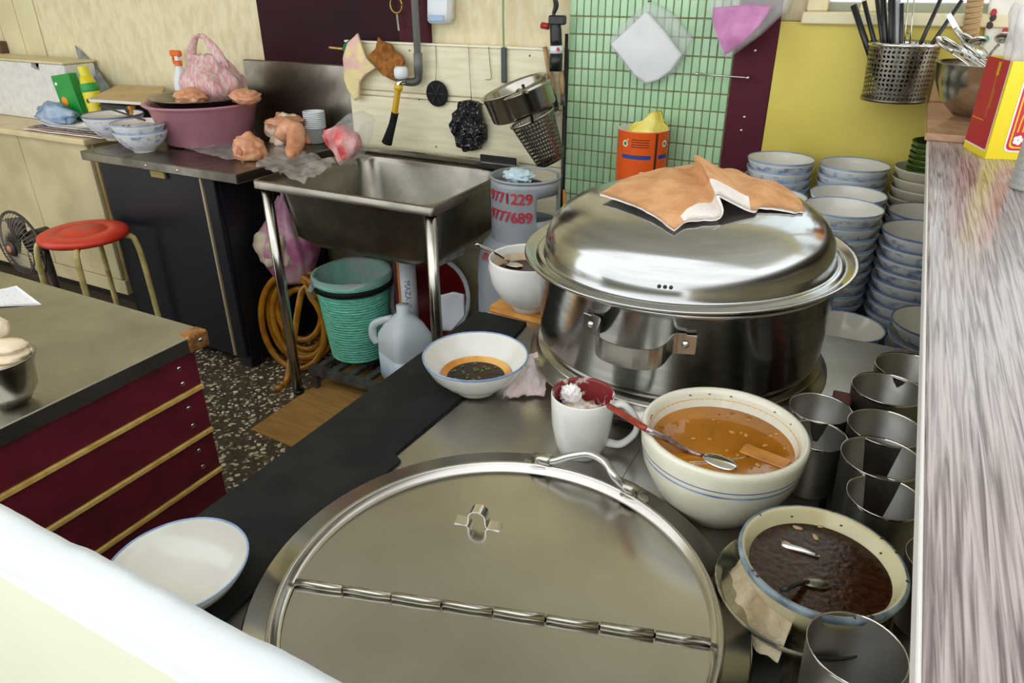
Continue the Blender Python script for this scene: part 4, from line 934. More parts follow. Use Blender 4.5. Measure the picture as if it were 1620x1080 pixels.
obj('pad', me, sp_); obj('wire', tube([PY(746, 160, FW-.02)-c_, PY(743, 110, FW-.01)-c_, PY(741, 70, FW-.004)-c_], .0013, steel_dk, 6, 3), sp_)
A = PY(773, 74, FW-.006)
tag(obj('wire_hook', tube([(0, 0, 0), PY(775, 100, FW-.006)-A, PY(777, 124, FW-.006)-A, PY(768, 126, FW-.02)-A], .0012, steel_dk, 6, 3), None, A), 'empty bent wire hook on the plank wall between scourer and strainers', 'hook')
A = PY(797, 75, FW-.01)
pe = thing('strap_tool', 'dark green strap tool hanging on a light green cord above the strainers', 'tool', A)
obj('blade', box(-.010, .010, -.004, .004, -.115, 0, M('dark_green_metal', '3b4a44', .4, .4), .002), pe)
obj('cord', strap([(0, 0, 0), PY(796, 30, FW-.01)-A, PY(796, -60, FW-.01)-A, PY(796, -70, BW-.004)-A], .007, .002, (1, 0, 0), M('green_cord_m', '7f9a68', .7), 3), pe)
# two steel sieves and a perforated ladle basket
def along(ax, up=Vector((0, 0, 1))):
    ax = Vector(ax).normalized(); return ax.to_track_quat('Z', 'Y').to_euler()
def sieve(label, px, py, Y, wpx, hpx, ax):
    q = PY(px, py, Y); r_ = WID(q, wpx)/2; h_ = WID(q, hpx)
    t = thing('steel_sieve', label, 'sieve', q, along(ax), 'sieves hanging on the plank wall')
    obj('sieve_body', lathe([(0, -h_), (r_*.90, -h_), (r_*.94, -h_*.94), (r_*.98, -.004), (r_*1.03, 0), (r_*1.03, .003), (r_*.99, .003), (r_*.95, -.006), (r_*.90, -h_*.92), (0, -h_*.95)], steel, 44), t)
    return t, r_, h_
axs = Vector((-.30, -.20, .93))
t1, r_, h_ = sieve('deep steel sieve hanging behind the shallower one', 812, 138, FW-.118, 106, 42, axs)
obj('handle', tube([(r_, 0, 0), (r_*1.12, .006, .005), (r_*1.25, .02, .0)], .005, steel_dk, 8, 4), t1)
t2, r_, h_ = sieve('bright shallow steel sieve hanging in front of the deeper one', 834, 143, FW-.31, 78, 32, Vector((-.36, -.12, .9)))
obj('handle', tube([(r_, 0, 0), (r_*1.2, .006, .005), (r_*1.45, .02, .0)], .005, steel_dk, 8, 4), t2)
q = PY(872, 255, FW-.12); A = PY(848, 184, FW-.12); ax = A-q
hb_ = thing('perforated_ladle', 'tilted perforated steel noodle basket hanging beside the tiles', 'strainer', q, along(ax+Vector((0, -.03, 0))))
rr0, rr1, hh_ = WID(q, 23), WID(A, 36), ax.length
obj('basket_wall', perforated(rr0, rr1, hh_, 40, 12, steel_dk, .22), hb_)
obj('basket_rim', lathe([(rr1-.003, hh_), (rr1+.004, hh_), (rr1+.004, hh_+.006), (rr1-.003, hh_+.006)], steel, 36), hb_)
obj('basket_floor', lathe([(0, 0), (rr0, 0), (rr0+.002, .006)], steel_dk, 36), hb_)
obj('handle', tube([(rr1, 0, hh_), (rr1+.02, .01, hh_+.04), (rr1+.01, .02, hh_+.12)], .005, black_p, 8, 4), hb_)
# gas torch
q = PY(880, 110, FW-.06)
gt = thing('gas_torch', 'black gas torch with red knob and a white banded canister', 'torch', q)
def L2(x, y, Y=FW-.06): return PY(x, y, Y)-q
obj('canister', tube([L2(879, 112), L2(880, 82)], .0215, black_p, 16, 1), gt)
obj('label_band', tube([L2(880, 84), L2(880, 72)], .0218, white_p, 16, 1), gt)
obj('label_mark', blob(.006, .001, .006, M('red_mark', 'cc2b24', .4), .2, 3, 1, 2), gt, L2(883, 78, FW-.083))
obj('canister_neck', tube([L2(880, 72), L2(879, 46), L2(878, 38)], [.0195, .019, .016], black_p, 16, 3), gt)
obj('head', box(-.022, .034, -.012, .012, -.006, .022, black_p, .004), gt, L2(879, 36))
obj('red_knob', tube([L2(868, 42), L2(857, 40)], .010, M('red_plastic', 'a3222b', .4), 12, 1), gt)
obj('nozzle', tube([L2(878, 34), L2(876, 22), L2(880, 8), L2(876, -10), L2(878, -30, BW-.004)], [.008, .006, .009, .006, .004], M('dark_metal', '3c3f3d', .4, .7), 10, 4), gt)
for k, (x0, y0, x1, y1, lb_) in enumerate(((862, 74, 876, 148, 'wooden utensil handle hanging behind the gas torch'), (888, 112, 890, 150, 'pale wooden utensil handle hanging beside the tiles'))):
    A, B = PY(x0, y0, FW-.02), PY(x1, y1, FW-.025)
    ut = thing('utensil', lb_, 'utensil', A)
    obj('handle', tube([(0, 0, 0), (B-A)*.5, B-A], [(.008, .005), (.010, .006), (.007, .005)], wood('handle_wood', 'b89564', '8d6b40', (4, 4, 1), 8), 10, 4), ut)
    obj('tines', strap([B-A, (B-A)*1.2, (B-A)*1.45], .016, .002, (1, 0, 0), steel, 3), ut)
# soap dispenser, hanging keys above
me, c_ = hang([(676, -40), (707, -40), (707, 30), (703, 37), (680, 37), (676, 32)], BW-.06, white_p, .05, 0, cuts=1)
sd = tag(obj('soap_dispenser', me, None, c_), 'white wall-mounted soap dispenser with a blue base beside the shutter', 'dispenser')
p_ = PY(691, 28, BW-.062)-c_; obj('blue_band', box(-.030, .030, -.004, 0, -.012, .008, M('pale_blue', '9db8d4', .4), .002), sd, p_)
A = PY(627, 8, BW-.05)
kr = thing('key_ring', 'brass ring with a small key hanging in front of the dark shutter', 'key ring', A)
obj('ring', tube([(.026*math.cos(t*.5236), 0, .026*math.sin(t*.5236)) for t in range(13)], .004, M('brass', '9a8038', .3, .8), 8, 3), kr)
obj('key', strap([(0, 0, -.026), (.002, 0, -.06), (.004, 0, -.085)], .008, .002, (1, 0, 0), steel_dk, 3), kr)

# ================================================================ AROUND THE SINK
# ---- gas cylinder
GX, GY = -1.005, 2.0
gcy = M('tank_grey', '9aa0a4', .4, .1, '8b9195', 8)
tk = thing('gas_cylinder', 'grey gas cylinder with red stencilled numbers between sink and steamer', 'gas cylinder', (GX, GY, 0))
obj('body', lathe([(0, .03), (.12, .03), (.145, .05), (.157, .09), (.158, .42), (.1595, .425), (.1595, .432), (.158, .437), (.158, .60), (.153, .645), (.138, .685), (.115, .71), (.06, .725), (0, .73)], gcy, 56), tk)
obj('foot_ring', lathe([(.13, .04), (.132, 0), (.137, 0), (.137, .045)], gcy, 48), tk)
CR = .110
cam_a = math.atan2(-GY, -GX)
def collar():
    V, Fc = [], []; nu, zs_ = 72, [.69, .71, .735, .76, .785, .81, .835, .86, .885, .905]
    for z in zs_:
        for k in range(nu): a = 2*math.pi*k/nu; V.append(Vector((CR*math.cos(a), CR*math.sin(a), z)))
    for j in range(len(zs_)-1):
        for k in range(nu):
            a = (2*math.pi*(k+.5)/nu-cam_a+math.pi) % (2*math.pi)-math.pi
            if .28 < a < 1.15 and .785 <= zs_[j] < .85: continue           # grip opening
            if 1.9 < abs(a) < 3.0 and zs_[j] >= .76 and a > 0: continue
            if abs(a-.25) < .22 and zs_[j] < .70: continue
            Fc.append((j*nu+k, j*nu+(k+1) % nu, (j+1)*nu+(k+1) % nu, (j+1)*nu+k))
    me = mesh(V, Fc, gcy); bm = bmesh.new(); bm.from_mesh(me); bmesh.ops.solidify(bm, geom=bm.faces[:], thickness=.004); bm.to_mesh(me); bm.free()
    return me
cl_ = obj('collar', collar(), tk)
obj('collar_lip', lathe([(CR-.004, .903), (CR+.003, .903), (CR+.004, .908), (CR, .911), (CR-.005, .908), (CR-.004, .903)], gcy, 56), cl_)
stc = M('red_stencil', 'b8323c', .5, 0, 'a6283a', 30)
obj('stencil_number', text_mesh('9771229', .047, stc, oncyl(CR+.0035, cam_a-.52, .858), bold=.0011), cl_)
obj('stencil_number', text_mesh('9777689', .047, stc, oncyl(CR+.0035, cam_a-.52, .800), bold=.0011), cl_)
def onshoulder(p):
    a = cam_a-.75+p.x/.14; z = .665+p.y*.55; r_ = .1485-(z-.665)*.62*1.05+.0035; return Vector((r_*math.cos(a), r_*math.sin(a), z+.002))
obj('stencil_number', text_mesh('0935', .052, stc, onshoulder, bold=.001), tk)
obj('valve', lathe([(0, .72), (.02, .72), (.02, .80), (.03, .805), (.03, .83), (0, .835)], M('brass_valve', '8f7c46', .35, .7), 16), tk)
obj('valve_cap', blob(.05, .045, .03, black_p, .1, 3, 2, 3), tk, (.03, .0, .865))
tag(obj('plastic_wad', blob(.05, .035, .022, M('pale_blue_film', 'cfe3e8', .3, 0, 'b8d2da', 20, bump=.5, bscale=60), .35, 3, 4, 4), None, (GX-.02, GY-.01, .905)), 'crumpled pale blue plastic stuffed in the gas cylinder collar', 'plastic wad')
# black holder on the sink corner
q = PZ(752, 266, ZS+.02)
hd_ = thing('soap_holder', 'black plastic soap holder on the rear corner of the sink', 'holder', (SX1-.075, SY1-.045, ZS+.001))
obj('tray', box(-.075, .075, -.03, .02, .0, .012, black_p, .004), hd_)
obj('holder_lip', box(-.075, .075, .014, .02, .012, .04, black_p, .003), hd_)
# ---- bin
q = PZ(553, 568, ZR); q = Vector((q.x, q.y+.07, ZR))
rb0, rt = WID(q, 43), WID(q+Vector((0, 0, .25)), 60)
d = ray(545, 428); tt = q.y/d.y; bh_ = CAMH+d.z*tt-ZR
bn = thing('waste_bin', 'turquoise woven-pattern plastic bin lined with a film bag on the rack', 'bin', (q.x, q.y, ZR+.0005))
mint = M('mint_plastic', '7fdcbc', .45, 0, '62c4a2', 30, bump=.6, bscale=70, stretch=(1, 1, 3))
prof = [(0, .003), (rb0*.94, .003), (rb0, .006)]; NB = 26
for k in range(NB):
    t = k/NB; rr_ = rb0+(rt*.94-rb0)*t; z = .008+(bh_*.86-.008)*t; prof += [(rr_+.0022, z+.002), (rr_+.0022, z+bh_*.86/NB*.6), (rr_-.001, z+bh_*.86/NB*.9)]
prof += [(rt*.96, bh_*.87), (rt, bh_*.9), (rt+.004, bh_), (rt-.004, bh_), (rt*.93, bh_*.85), (rb0*.9, .02), (0, .02)]
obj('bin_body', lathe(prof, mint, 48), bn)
obj('black_band', lathe([(rt*1.005, bh_*.86), (rt*1.03, bh_*.86), (rt*1.035, bh_*.925), (rt*1.01, bh_*.925)], black_r, 48), bn)
def liner(u, v):
    a = 2*math.pi*u; k = noise.noise(Vector((math.cos(a)*5, math.sin(a)*5, v*3)))
    if v < .45: t = v/.45; r_ = rt*(.80+.14*t)+.006*k; z = bh_*(.45+.58*t)
    else:
        t = (v-.45)/.55; g = max(0, math.cos(a-math.atan2(-.466, -.885)+.25))**4
        r_ = rt*(1.03+(.03+.13*g)*t)+.012*k*t; z = bh_*(1.03-(.07+.33*g)*t)+.015*k*t
    return Vector((r_*math.cos(a), r_*math.sin(a), z))
obj('bin_liner', sheet(liner, 60, 16, M('liner_film', 'b8d8cf', .2, 0, 'd8c0cc', 14, alpha=.45, bump=.5, bscale=40), 0), bn)
obj('rubbish', blob(rt*.7, rt*.6, .03, M('rubbish_paper', 'c9c4b4', .8, 0, 'a9a494', 10), .25, 2, 3, 4), bn, (0, 0, bh_*.72))
# ---- milk jug
q = PZ(632, 606, ZR); jy = q.y+.05
jw = WID((q.x, jy, .2), 37)
jh = PY(634, 482, jy).z-ZR
jg = thing('plastic_jug', 'translucent white plastic jug with moulded handle half full of liquid beside the bin', 'jug', (q.x+.005, jy, ZR+.0005), R(-25))
jm = M('translucent_plastic', 'dfe8ea', .35, 0, 'd2dde0', 6, alpha=.86)
def sq(s, r): return rrect(-s, s, -s, s, r, 4)
obj('jug_body', loops([(sq(jw*.85, jw*.3), 0), (sq(jw*.93, jw*.35), jh*.04), (sq(jw*.95, jw*.35), jh*.5), (sq(jw*.93, jw*.4), jh*.62), (sq(jw*.72, jw*.45), jh*.76), (sq(jw*.42, jw*.38), jh*.86), (sq(jw*.27, jw*.26), jh*.9), (sq(jw*.27, jw*.26), jh)], jm, True), jg)
obj('jug_water', loops([(sq(jw*.86, jw*.3), .004), (sq(jw*.94, jw*.35), jh*.05), (sq(jw*.955, jw*.355), jh*.38)], M('cloudy_water', 'c6d6e2', .2, 0, 'b9cbd8', 6), True), jg)
obj('jug_handle', tube([(-jw*.25, -jw*.4, jh*.84), (-jw*.85, -jw*.9, jh*.74), (-jw*.95, -jw*1.02, jh*.6), (-jw*.80, -jw*.93, jh*.48)], [jw*.14, jw*.17, jw*.17, jw*.15], jm, 12, 5), jg)
# ---- hose coil
cx, cy_, cz = -2.01, 1.95, .235
hz_ = []
nv = Vector((.35, -.93, .12)).normalized(); e1 = Vector((.93, .35, 0)).normalized(); e2 = nv.cross(e1)*-1
e2 = e2 if e2.z > 0 else -e2
rs = random.Random(3)
N_ = 7
for k in range(N_*14+1):
    t = k/14; a = 2*math.pi*t+1.2; rr_ = .150+.035*math.sin(t*2.3)+.012*math.sin(t*5.1); off = (t-N_/2)*.011
    oz = .02*math.sin(t*1.7)
    hz_.append(e1*(rr_*.78*math.cos(a)+oz*.5)+e2*(rr_*1.12*math.sin(a)+oz)+nv*off)
mn = min(p.z for p in hz_)
hz_.append(Vector((.03, -.15, mn+.004))); hz_.append(Vector((.05, -.23, mn+.002)))
hose = tag(obj('garden_hose', tube(hz_, .0135, M('amber_hose', 'b07614', .25, 0, '8f5c0e', 20, coat=.3), 10, 3), None, (cx, cy_, .0140-mn)), 'coiled amber rubber hose leaning between the dark cabinet and the sink leg', 'hose')
# ---- bag under the sink
q = PY(455, 440, 1.98)
bg_ = thing('rubbish_bag', 'magenta and clear plastic bag of rubbish hanging under the left end of the sink', 'bag', (q.x+.035, 1.98, q.z))
hbg = PY(455, 312, 1.98).z-q.z
obj('bag_film', bagmesh(.115, .10, hbg, bagmag, 2, .12, .25), bg_)
obj('bag_contents', blob(.095, .075, .10, M('beige_rubbish', 'cdbfa4', .8, 0, 'b39d7e', 12), .3, 2, 6, 4), bg_, (-.015, -.035, hbg*.42))
obj('bag_knot', tube([(0, 0, hbg*.97), (.01, .0, hbg*1.06), (0, 0, ZS-q.z-.04)], .01, bagmag, 8, 4), bg_)
# ---- red basin standing behind, with white rim
q = PY(668, 452, 2.2)
rbz = WID(q, 66)
rbn = thing('red_basin', 'dark red plastic basin with a white rim propped under the sink', 'basin', (q.x+.03, 2.20, rbz+ZR+.03), along((.12, -.8, .35)))
redp = M('red_basin_plastic', '8d1c18', .35, 0, '741410', 6)
obj('basin_body', lathe([(0, -.09), (rbz*.7, -.09), (rbz*.78, -.08), (rbz*.97, -.006), (rbz*.95, -.004), (rbz*.75, -.075), (0, -.082)], redp, 48), rbn)
obj('white_rim', lathe([(rbz*.96, -.008), (rbz*1.06, -.004), (rbz*1.07, .006), (rbz*.96, .004), (rbz*.95, -.004)], white_p, 48), rbn)
# ---- printed tube container
q = PZ(652, 500, ZR); ty_ = 2.06
b_ = PY(645, 492, ty_); t_ = PY(637, 396, ty_)
pc = thing('printed_tub', 'white and maroon printed tube container with a cream cap behind the jug', 'container', (b_.x, ty_, b_.z-.12))
th_ = min(t_.z-b_.z+.12, .60-(b_.z-.12)); rp = WID(b_, 17)
obj('tub_body', lathe([(0, 0), (rp, 0), (rp, th_-.03), (0, th_-.03)], [M('tub_white', 'e8ebee', .4)], 28), pc)
obj('cap', lathe([(0, th_-.031), (rp*1.08, th_-.031), (rp*1.10, th_-.004), (rp, th_), (0, th_)], M('cream_cap', 'd9cfa8', .5), 28), pc)
ca = math.atan2(-ty_, -b_.x)
obj('print_panel', patch(rp+.0006, ca-1.4, ca-.75, .02, th_-.035, M('print_maroon', '6e1d3c', .5)), pc)
obj('print_panel', patch(rp+.0006, ca-.75, ca-.5, .02, th_-.035, M('print_orange', 'c98d35', .5), 4), pc)
obj('print_letters', text_mesh('MAZAVE  SHS', .030, M('print_navy', '46557c', .5), lambda p: Vector(((rp+.0008)*math.cos(ca+.12+p.y/rp), (rp+.0008)*math.sin(ca+.12+p.y/rp), th_*.47-p.x*1.0))), pc)
# the tub stands on a low crate
tag(obj('low_crate', box(-.06, .06, -.05, .05, 0, b_.z-.1205-ZR, M('blue_crate', '27405e', .5), .004), None, (b_.x, ty_, ZR+.0002)) if b_.z-.1205-ZR > .01 else obj('low_crate', box(-.06, .06, -.05, .05, -.02, 0, iron), None, (b_.x, ty_, b_.z-.1205)), 'small dark blue crate under the printed tube container', 'crate')
me, c_ = hang([(690, 468), (716, 462), (734, 466), (734, 500), (716, 522), (690, 522)], 2.02, M('white_sheet', 'd6d8dc', .5), .01, .012, 12, seed=8)
tag(obj('plastic_sheet', me, None, c_), 'white plastic sheet bunched behind the right sink leg', 'sheet')
me, c_ = hang([(688, 425), (735, 402), (735, 380), (690, 392)], 2.26, M('newsprint', 'd2d3cf', .8, 0, 'a8b0aa', 40), .004, .004, 16, seed=12)
tag(obj('newspaper', me, None, c_), 'folded newspaper standing behind the red basin', 'newspaper')
# ---- cardboard on the floor
def slab_px(name, label, cat, pxs, z, th_, mat, lift=.0004):
    P = [PZ(x, y, z) for x, y in pxs]; c = sum(P, Vector())/len(P)
    return tag(obj(name, prism([(p.x-c.x, p.y-c.y) for p in P], lift, lift+th_, mat), None, (c.x, c.y, z)), label, cat)
slab_px('cardboard_sheet', 'flattened brown cardboard sheet on the pebbled floor', 'cardboard', [(397, 680), (470, 712), (640, 622), (530, 590)], 0, .004, cardb, .0018)
slab_px('cardboard_flap', 'second brown cardboard piece overlapping the floor sheet by the rack', 'cardboard', [(470, 632), (555, 672), (660, 610), (560, 578)], 0, .003, cardb, .0062)

# ================================================================ LEFT SIDE
# ---- pink basin with tray and bagged meat
q = PZ(325, 214, ZL)
rbt = WID(q+Vector((0, 0, .15)), 86); bhh = .165
by = min(q.y, 2.325-rbt*1.0)
bx = PY(328, 200, by).x
bs_ = thing('washing_basin', 'large dusty pink plastic basin on the steel side counter', 'basin', (bx, by, ZL+.0005))
pk = M('dusty_pink', 'b77f8c', .35, 0, 'a87280', 5)
obj('basin_body', lathe([(0, .004), (rbt*.70, .004), (rbt*.74, .010), (rbt*.90, bhh*.86), (rbt*.97, bhh*.93), (rbt, bhh*.97), (rbt*.985, bhh), (rbt*.93, bhh*.985), (rbt*.88, bhh*.90), (rbt*.72, .014), (0, .012)], pk, 56), bs_)
ty = thing('steel_tray', 'shallow dark steel dish sitting in the mouth of the pink basin', 'dish', (bx, by, ZL+bhh))
obj('dish_body', lathe([(0, -.035), (rbt*.6, -.035), (rbt*.82, .012), (rbt*.88, .016), (rbt*.88, .020), (rbt*.81, .017), (rbt*.58, -.031), (0, -.031)], steel_dk, 48), ty)
bz = ZL+bhh+.004
pbm = thing('meat_bag', 'pink striped carrier bag with knotted handles on the dish in the pink basin', 'bag', (bx+.05, by+.02, bz-.03))
obj('bag_film', bagmesh(rbt*.58, rbt*.46, .20, bagpink, 5, .42, .22), pbm)
obj('bag_contents', blob(rbt*.42, rbt*.34, .07, skin, .2, 2.5, 4, 4), pbm, (0, 0, .075))
for sgn in (-1, 1):
    obj('bag_handle', tube([(sgn*.085, 0, .15), (sgn*.07, -.01, .21), (sgn*.025, -.015, .262), (sgn*.002, -.012, .268)], [(.024, .006), (.018, .005), (.010, .005), (.012, .006)], bagpink, 10, 5), pbm)
for k, (px_, py_, s_, lb_) in enumerate(((302, 150, .055, 'pale pink piece of meat at the front of the dish'), (385, 140, .05, 'pale piece of meat bulging at the far side of the dish'))):
    p_ = PY(px_, py_, by-.10 if k == 0 else by)
    tag(obj('meat_piece', blob(s_*1.3, s_, s_*.6, skin, .25, 2, k+11, 4), None, (p_.x, p_.y, bz+.025)), lb_, 'meat')
# ---- spray bottle behind the basin
p_ = PY(301, 128, 2.33); yS = 2.34
A = PY(298, 150, yS)
spb = thing('spray_bottle', 'white spray bottle with an orange trigger behind the pink basin', 'bottle', (A.x, yS-.02, ZL+.0005))
ht_ = PY(300, 80, yS).z-ZL
orp = M('orange_trigger', 'e06a1c', .4)
obj('bottle_body', lathe([(0, 0), (.035, 0), (.037, .01), (.036, ht_*.62), (.015, ht_*.78), (.013, ht_*.82), (0, ht_*.82)], white_p, 24), spb)
obj('collar', lathe([(.016, ht_*.80), (.017, ht_*.87), (0, ht_*.87)], orp, 16), spb)
obj('spray_head', box(-.035, .025, -.012, .012, ht_*.92, ht_, orp, .005), spb)
obj('neck', box(-.010, .012, -.010, .010, ht_*.86, ht_*.93, white_p, .003), spb)
obj('trigger', tube([(-.02, 0, ht_*.93), (-.03, 0, ht_*.88), (-.026, 0, ht_*.82)], .005, orp, 8, 4), spb)
# ---- bowls on the counter
p_ = PZ(188, 220, ZL); D1 = WID(p_+Vector((0, 0, .08)), 90)
b1 = thing('soup_bowl', 'large pale bowl with a chopstick across it beside the pink basin', 'bowl', (p_.x, p_.y, ZL+.0005))
obj('bowl_body', bowl_mesh(D1, .105, [porc, porc_in, porc_line, porc_pat], 48, .42), b1)
obj('rice', film(D1*.44, .082, M('pale_porridge', 'd8cfae', .5, 0, 'cbbf9a', 10)), b1)
A, B = PZ(157, 167, ZL+.130), PZ(229, 190, ZL+.112)
tag(obj('dark_chopstick', tube([(0, 0, 0), B-A], .004, M('dark_wood', '3a2a22', .5), 8, 1), None, A), 'dark chopstick lying across the large pale bowl', 'chopstick')
p_ = PZ(250, 238, ZL)+Vector((-.03, -.035, 0)); D2 = WID(p_+Vector((0, 0, .07)), 82)
for k in range(2):
    bb_ = thing('noodle_bowl', ['lower blue-patterned bowl of the pair by the pink basin', 'upper blue-patterned bowl holding leftover broth by the pink basin'][k], 'bowl', (p_.x-.004*k, p_.y, ZL+.0005+.028*k), (0, 0, k))
    obj('bowl_body', bowl_mesh(D2, .085, None, 48, .42), bb_)
    if k:
        br_ = obj('broth', film(D2*.42, .066, M('yellow_broth', 'd9c48e', .2, 0, 'cfae6c', 8)), bb_)
        for i in range(12):
            a, r_ = random.random()*6.28, D2*.36*math.sqrt(random.random())
            obj('floating_bit', blob(.006, .005, .002, M('char_bit', '4a3c1c', .5), .3, 3, i, 2), br_, (r_*math.cos(a), r_*math.sin(a), .0665))
# ---- cardboard lid leaning by the wall
def quad_slab(name, label, cat, P, th_, mat, mat2=None):
    P = [Vector(p) for p in P]; c = sum(P, Vector())/4
    n = (P[1]-P[0]).cross(P[3]-P[0]).normalized()*th_
    V = [p-c for p in P]+[p-c+n for p in P]
    me = mesh(V, [(3, 2, 1, 0), (4, 5, 6, 7), (0, 1, 5, 4), (1, 2, 6, 5), (2, 3, 7, 6), (3, 0, 4, 7)], [mat, mat2 or mat], [1 if mat2 else 0, 0, 1 if mat2 else 0, 0, 0, 0], False)
    return tag(obj(name, me, None, c), label, cat)
CF = [PY(141, 161, 2.05), PY(250, 168, 2.05), PY(262, 141, 2.34), PY(188, 138, 2.34)]
zlo = min(p.z for p in CF)
tag(obj('small_box', box(-.10, .10, -.05, .05, 0, max(.02, min(CF[0].z, CF[1].z)-ZL-.002), [M('black_orange_box', '20191a', .5, 0, 'd08a24', 4, lo=.52, hi=.54)], .003), None, (CF[0].x+.17, 2.10, ZL+.0005)), 'small black and orange box under the tan cardboard on the side counter', 'box')
quad_slab('cardboard_sheet', 'flat tan cardboard with white edge lying between basin and newspapers', 'cardboard', CF, .012, M('tan_card', 'c7ae80', .8, 0, 'b99e6e', 8), M('card_white', 'd8d4cc', .7))
# ---- clutter on the cream cabinet
zt_ = ZCB+.0006
fbx = thing('foam_box', 'white polystyrene box with a tan lid on the cream cabinet', 'box', (0, 0, 0))
yf_ = 2.20
xr = PY(112, 150, yf_).x; fh = PY(60, 96, yf_).z
fm = M('polystyrene', 'dddcd6', .7, 0, 'd0cfc9', 30, bump=.08, bscale=120)
def cut(me, cutters):
    o = bpy.data.objects.new('cut', me); C.objects.link(o); cs = []
    for c in cutters:
        k = bpy.data.objects.new('cutter', c); C.objects.link(k); cs.append(k)
        md = o.modifiers.new('b', 'BOOLEAN'); md.operation = 'DIFFERENCE'; md.object = k; md.solver = 'EXACT'
    r = bpy.data.meshes.new_from_object(o.evaluated_get(bpy.context.evaluated_depsgraph_get()))
    for k in cs+[o]: bpy.data.objects.remove(k)
    return r
nx = PY(54, 100, yf_).x
obj('box_body', cut(box(xr-.70, xr, yf_, 2.360, zt_, fh-.012, fm, .008, 2), [box(xr-.675, xr-.025, yf_+.025, 2.335, zt_+.025, fh+.05, fm), moved(box(-.03, .03, -.05, .05, -.016, .016, fm), Matrix.Translation((nx, yf_, fh-.024)) @ Matrix.Rotation(R(12), 4, 'Y'))]), fbx)
obj('box_lid', box(xr-.705, xr+.005, yf_-.005, 2.365, fh-.0115, fh, M('foam_lid', 'd9cca4', .7, 0, 'cdbf96', 8), .005, 2), fbx)
p_ = PY(4, 74, BW-.01)
tag(obj('dark_bracket', box(-.09, .05, -.04, 0, -.03, .03, M('brown_wood', '5a4232', .6), .004), None, (p_.x, BW-.01, p_.z)), 'small dark brown wooden bracket on the wall above the foam box', 'bracket')
xa, xb = PY(38, 196, 2.0).x, PY(150, 190, 2.0).x
for k in range(4):
    def npf(u, v, k=k):
        x = xa+(xb-xa)*u+.03*k*(1-u)-.01*k*v+.06*v; y = 1.985+.19*v+.01*k+.02*u*(1-v)
        return Vector((x-(xa+xb)/2, y-2.08, .007*k+.005+.003*noise.noise(Vector((u*4, v*4, k)))+.018*max(0, .15-u)/.15*(k == 3)))
    tag(obj('newspaper', sheet(npf, 20, 10, [paper, M('newsprint_c', 'c79a86', .8, 0, 'a77f70', 20), M('newsprint_b', '9a9694', .8, 0, '6f6c6c', 40), paper][k:k+1], -.005), None, ((xa+xb)/2, 2.08, zt_)), ['bottom newspaper of the pile on the cream cabinet', 'reddish flyer second from the bottom of the newspaper pile', 'greyish newspaper under the top sheet of the pile', 'topmost newspaper of the pile on the cream cabinet'][k], 'newspaper', 'newspaper pile')
zn = zt_+.034
p_ = PY(88, 172, 2.09)
tag(obj('blue_bag', blob(.13, .055, .055, M('blue_film', '6f90b6', .25, 0, 'aebfd2', 9, bump=.6, bscale=30, alpha=.92), .3, 2, 3, 4, True), None, (p_.x, 2.09, zn+.032)), 'crumpled translucent blue plastic bag on the newspapers', 'bag')
p_ = PY(118, 158, 2.165)
gcr = thing('green_carton', 'green juice carton with an orange printed on it beside the blue bag', 'carton', (p_.x, 2.168, zn), (0, R(-8), R(6)))
gcm = M('green_print', '1f9a3c', .4, 0, '178532', 6)
gh = PY(120, 118, 2.165).z-zn
obj('carton_body', box(-.065, .055, -.024, .024, .002, gh, gcm, .003), gcr)
obj('print_fruit', blob(.022, .001, .026, M('orange_fruit', 'ef9a1e', .5), 0, sub=2), gcr, (-.03, -.0245, gh*.42))
obj('print_logo', blob(.010, .001, .008, wht, 0, sub=2), gcr, (-.045, -.0245, gh*.82))
p_ = PY(150, 150, 2.17)
ybt = thing('yellow_bottle', 'yellow bottle with a green band beside the green carton', 'bottle', (p_.x, 2.17, zn), (0, R(-9), 0))
yh = PY(143, 104, 2.17).z-zn
obj('bottle_body', lathe([(0, 0), (.038, 0), (.040, .01), (.039, yh*.62), (.026, yh*.82), (.02, yh*.84)], M('bottle_yellow', 'dccb1e', .3, 0, 'cdb814', 6), 28), ybt)
obj('band', lathe([(.0395, yh*.55), (.041, yh*.56), (.038, yh*.68), (.035, yh*.7)], gcm, 28), ybt)
obj('cap', lathe([(.022, yh*.82), (.023, yh*.98), (.018, yh), (0, yh)], M('cap_yellow', 'd9d23a', .4), 20), ybt)
obj('print_mark', blob(.010, .001, .010, M('print_olive', '4c4a12', .5), 0, sub=2), ybt, (.012, -.0395, yh*.4))
quad_slab('folded_newspaper', 'folded grey newspaper leaning against the wall behind the yellow bottle', 'newspaper', [PY(140, 150, 2.30), PY(180, 148, 2.30), PY(154, 108, 2.37), PY(120, 72, 2.37)], .006, M('grey_newsprint', '8f9290', .8, 0, '6a6e70', 24))
p0_ = PY(138, 172, 2.04)
tag(obj('white_note', sheet(lambda u, v: Vector(((u-.5)*.15, (v-.5)*.10, .012+.008*noise.noise(Vector((u*3, v*3, 1)))+.02*v)), 10, 8, paper, .001), None, (p0_.x, 2.05, zn)), 'small white note lying on top of the newspapers', 'paper')
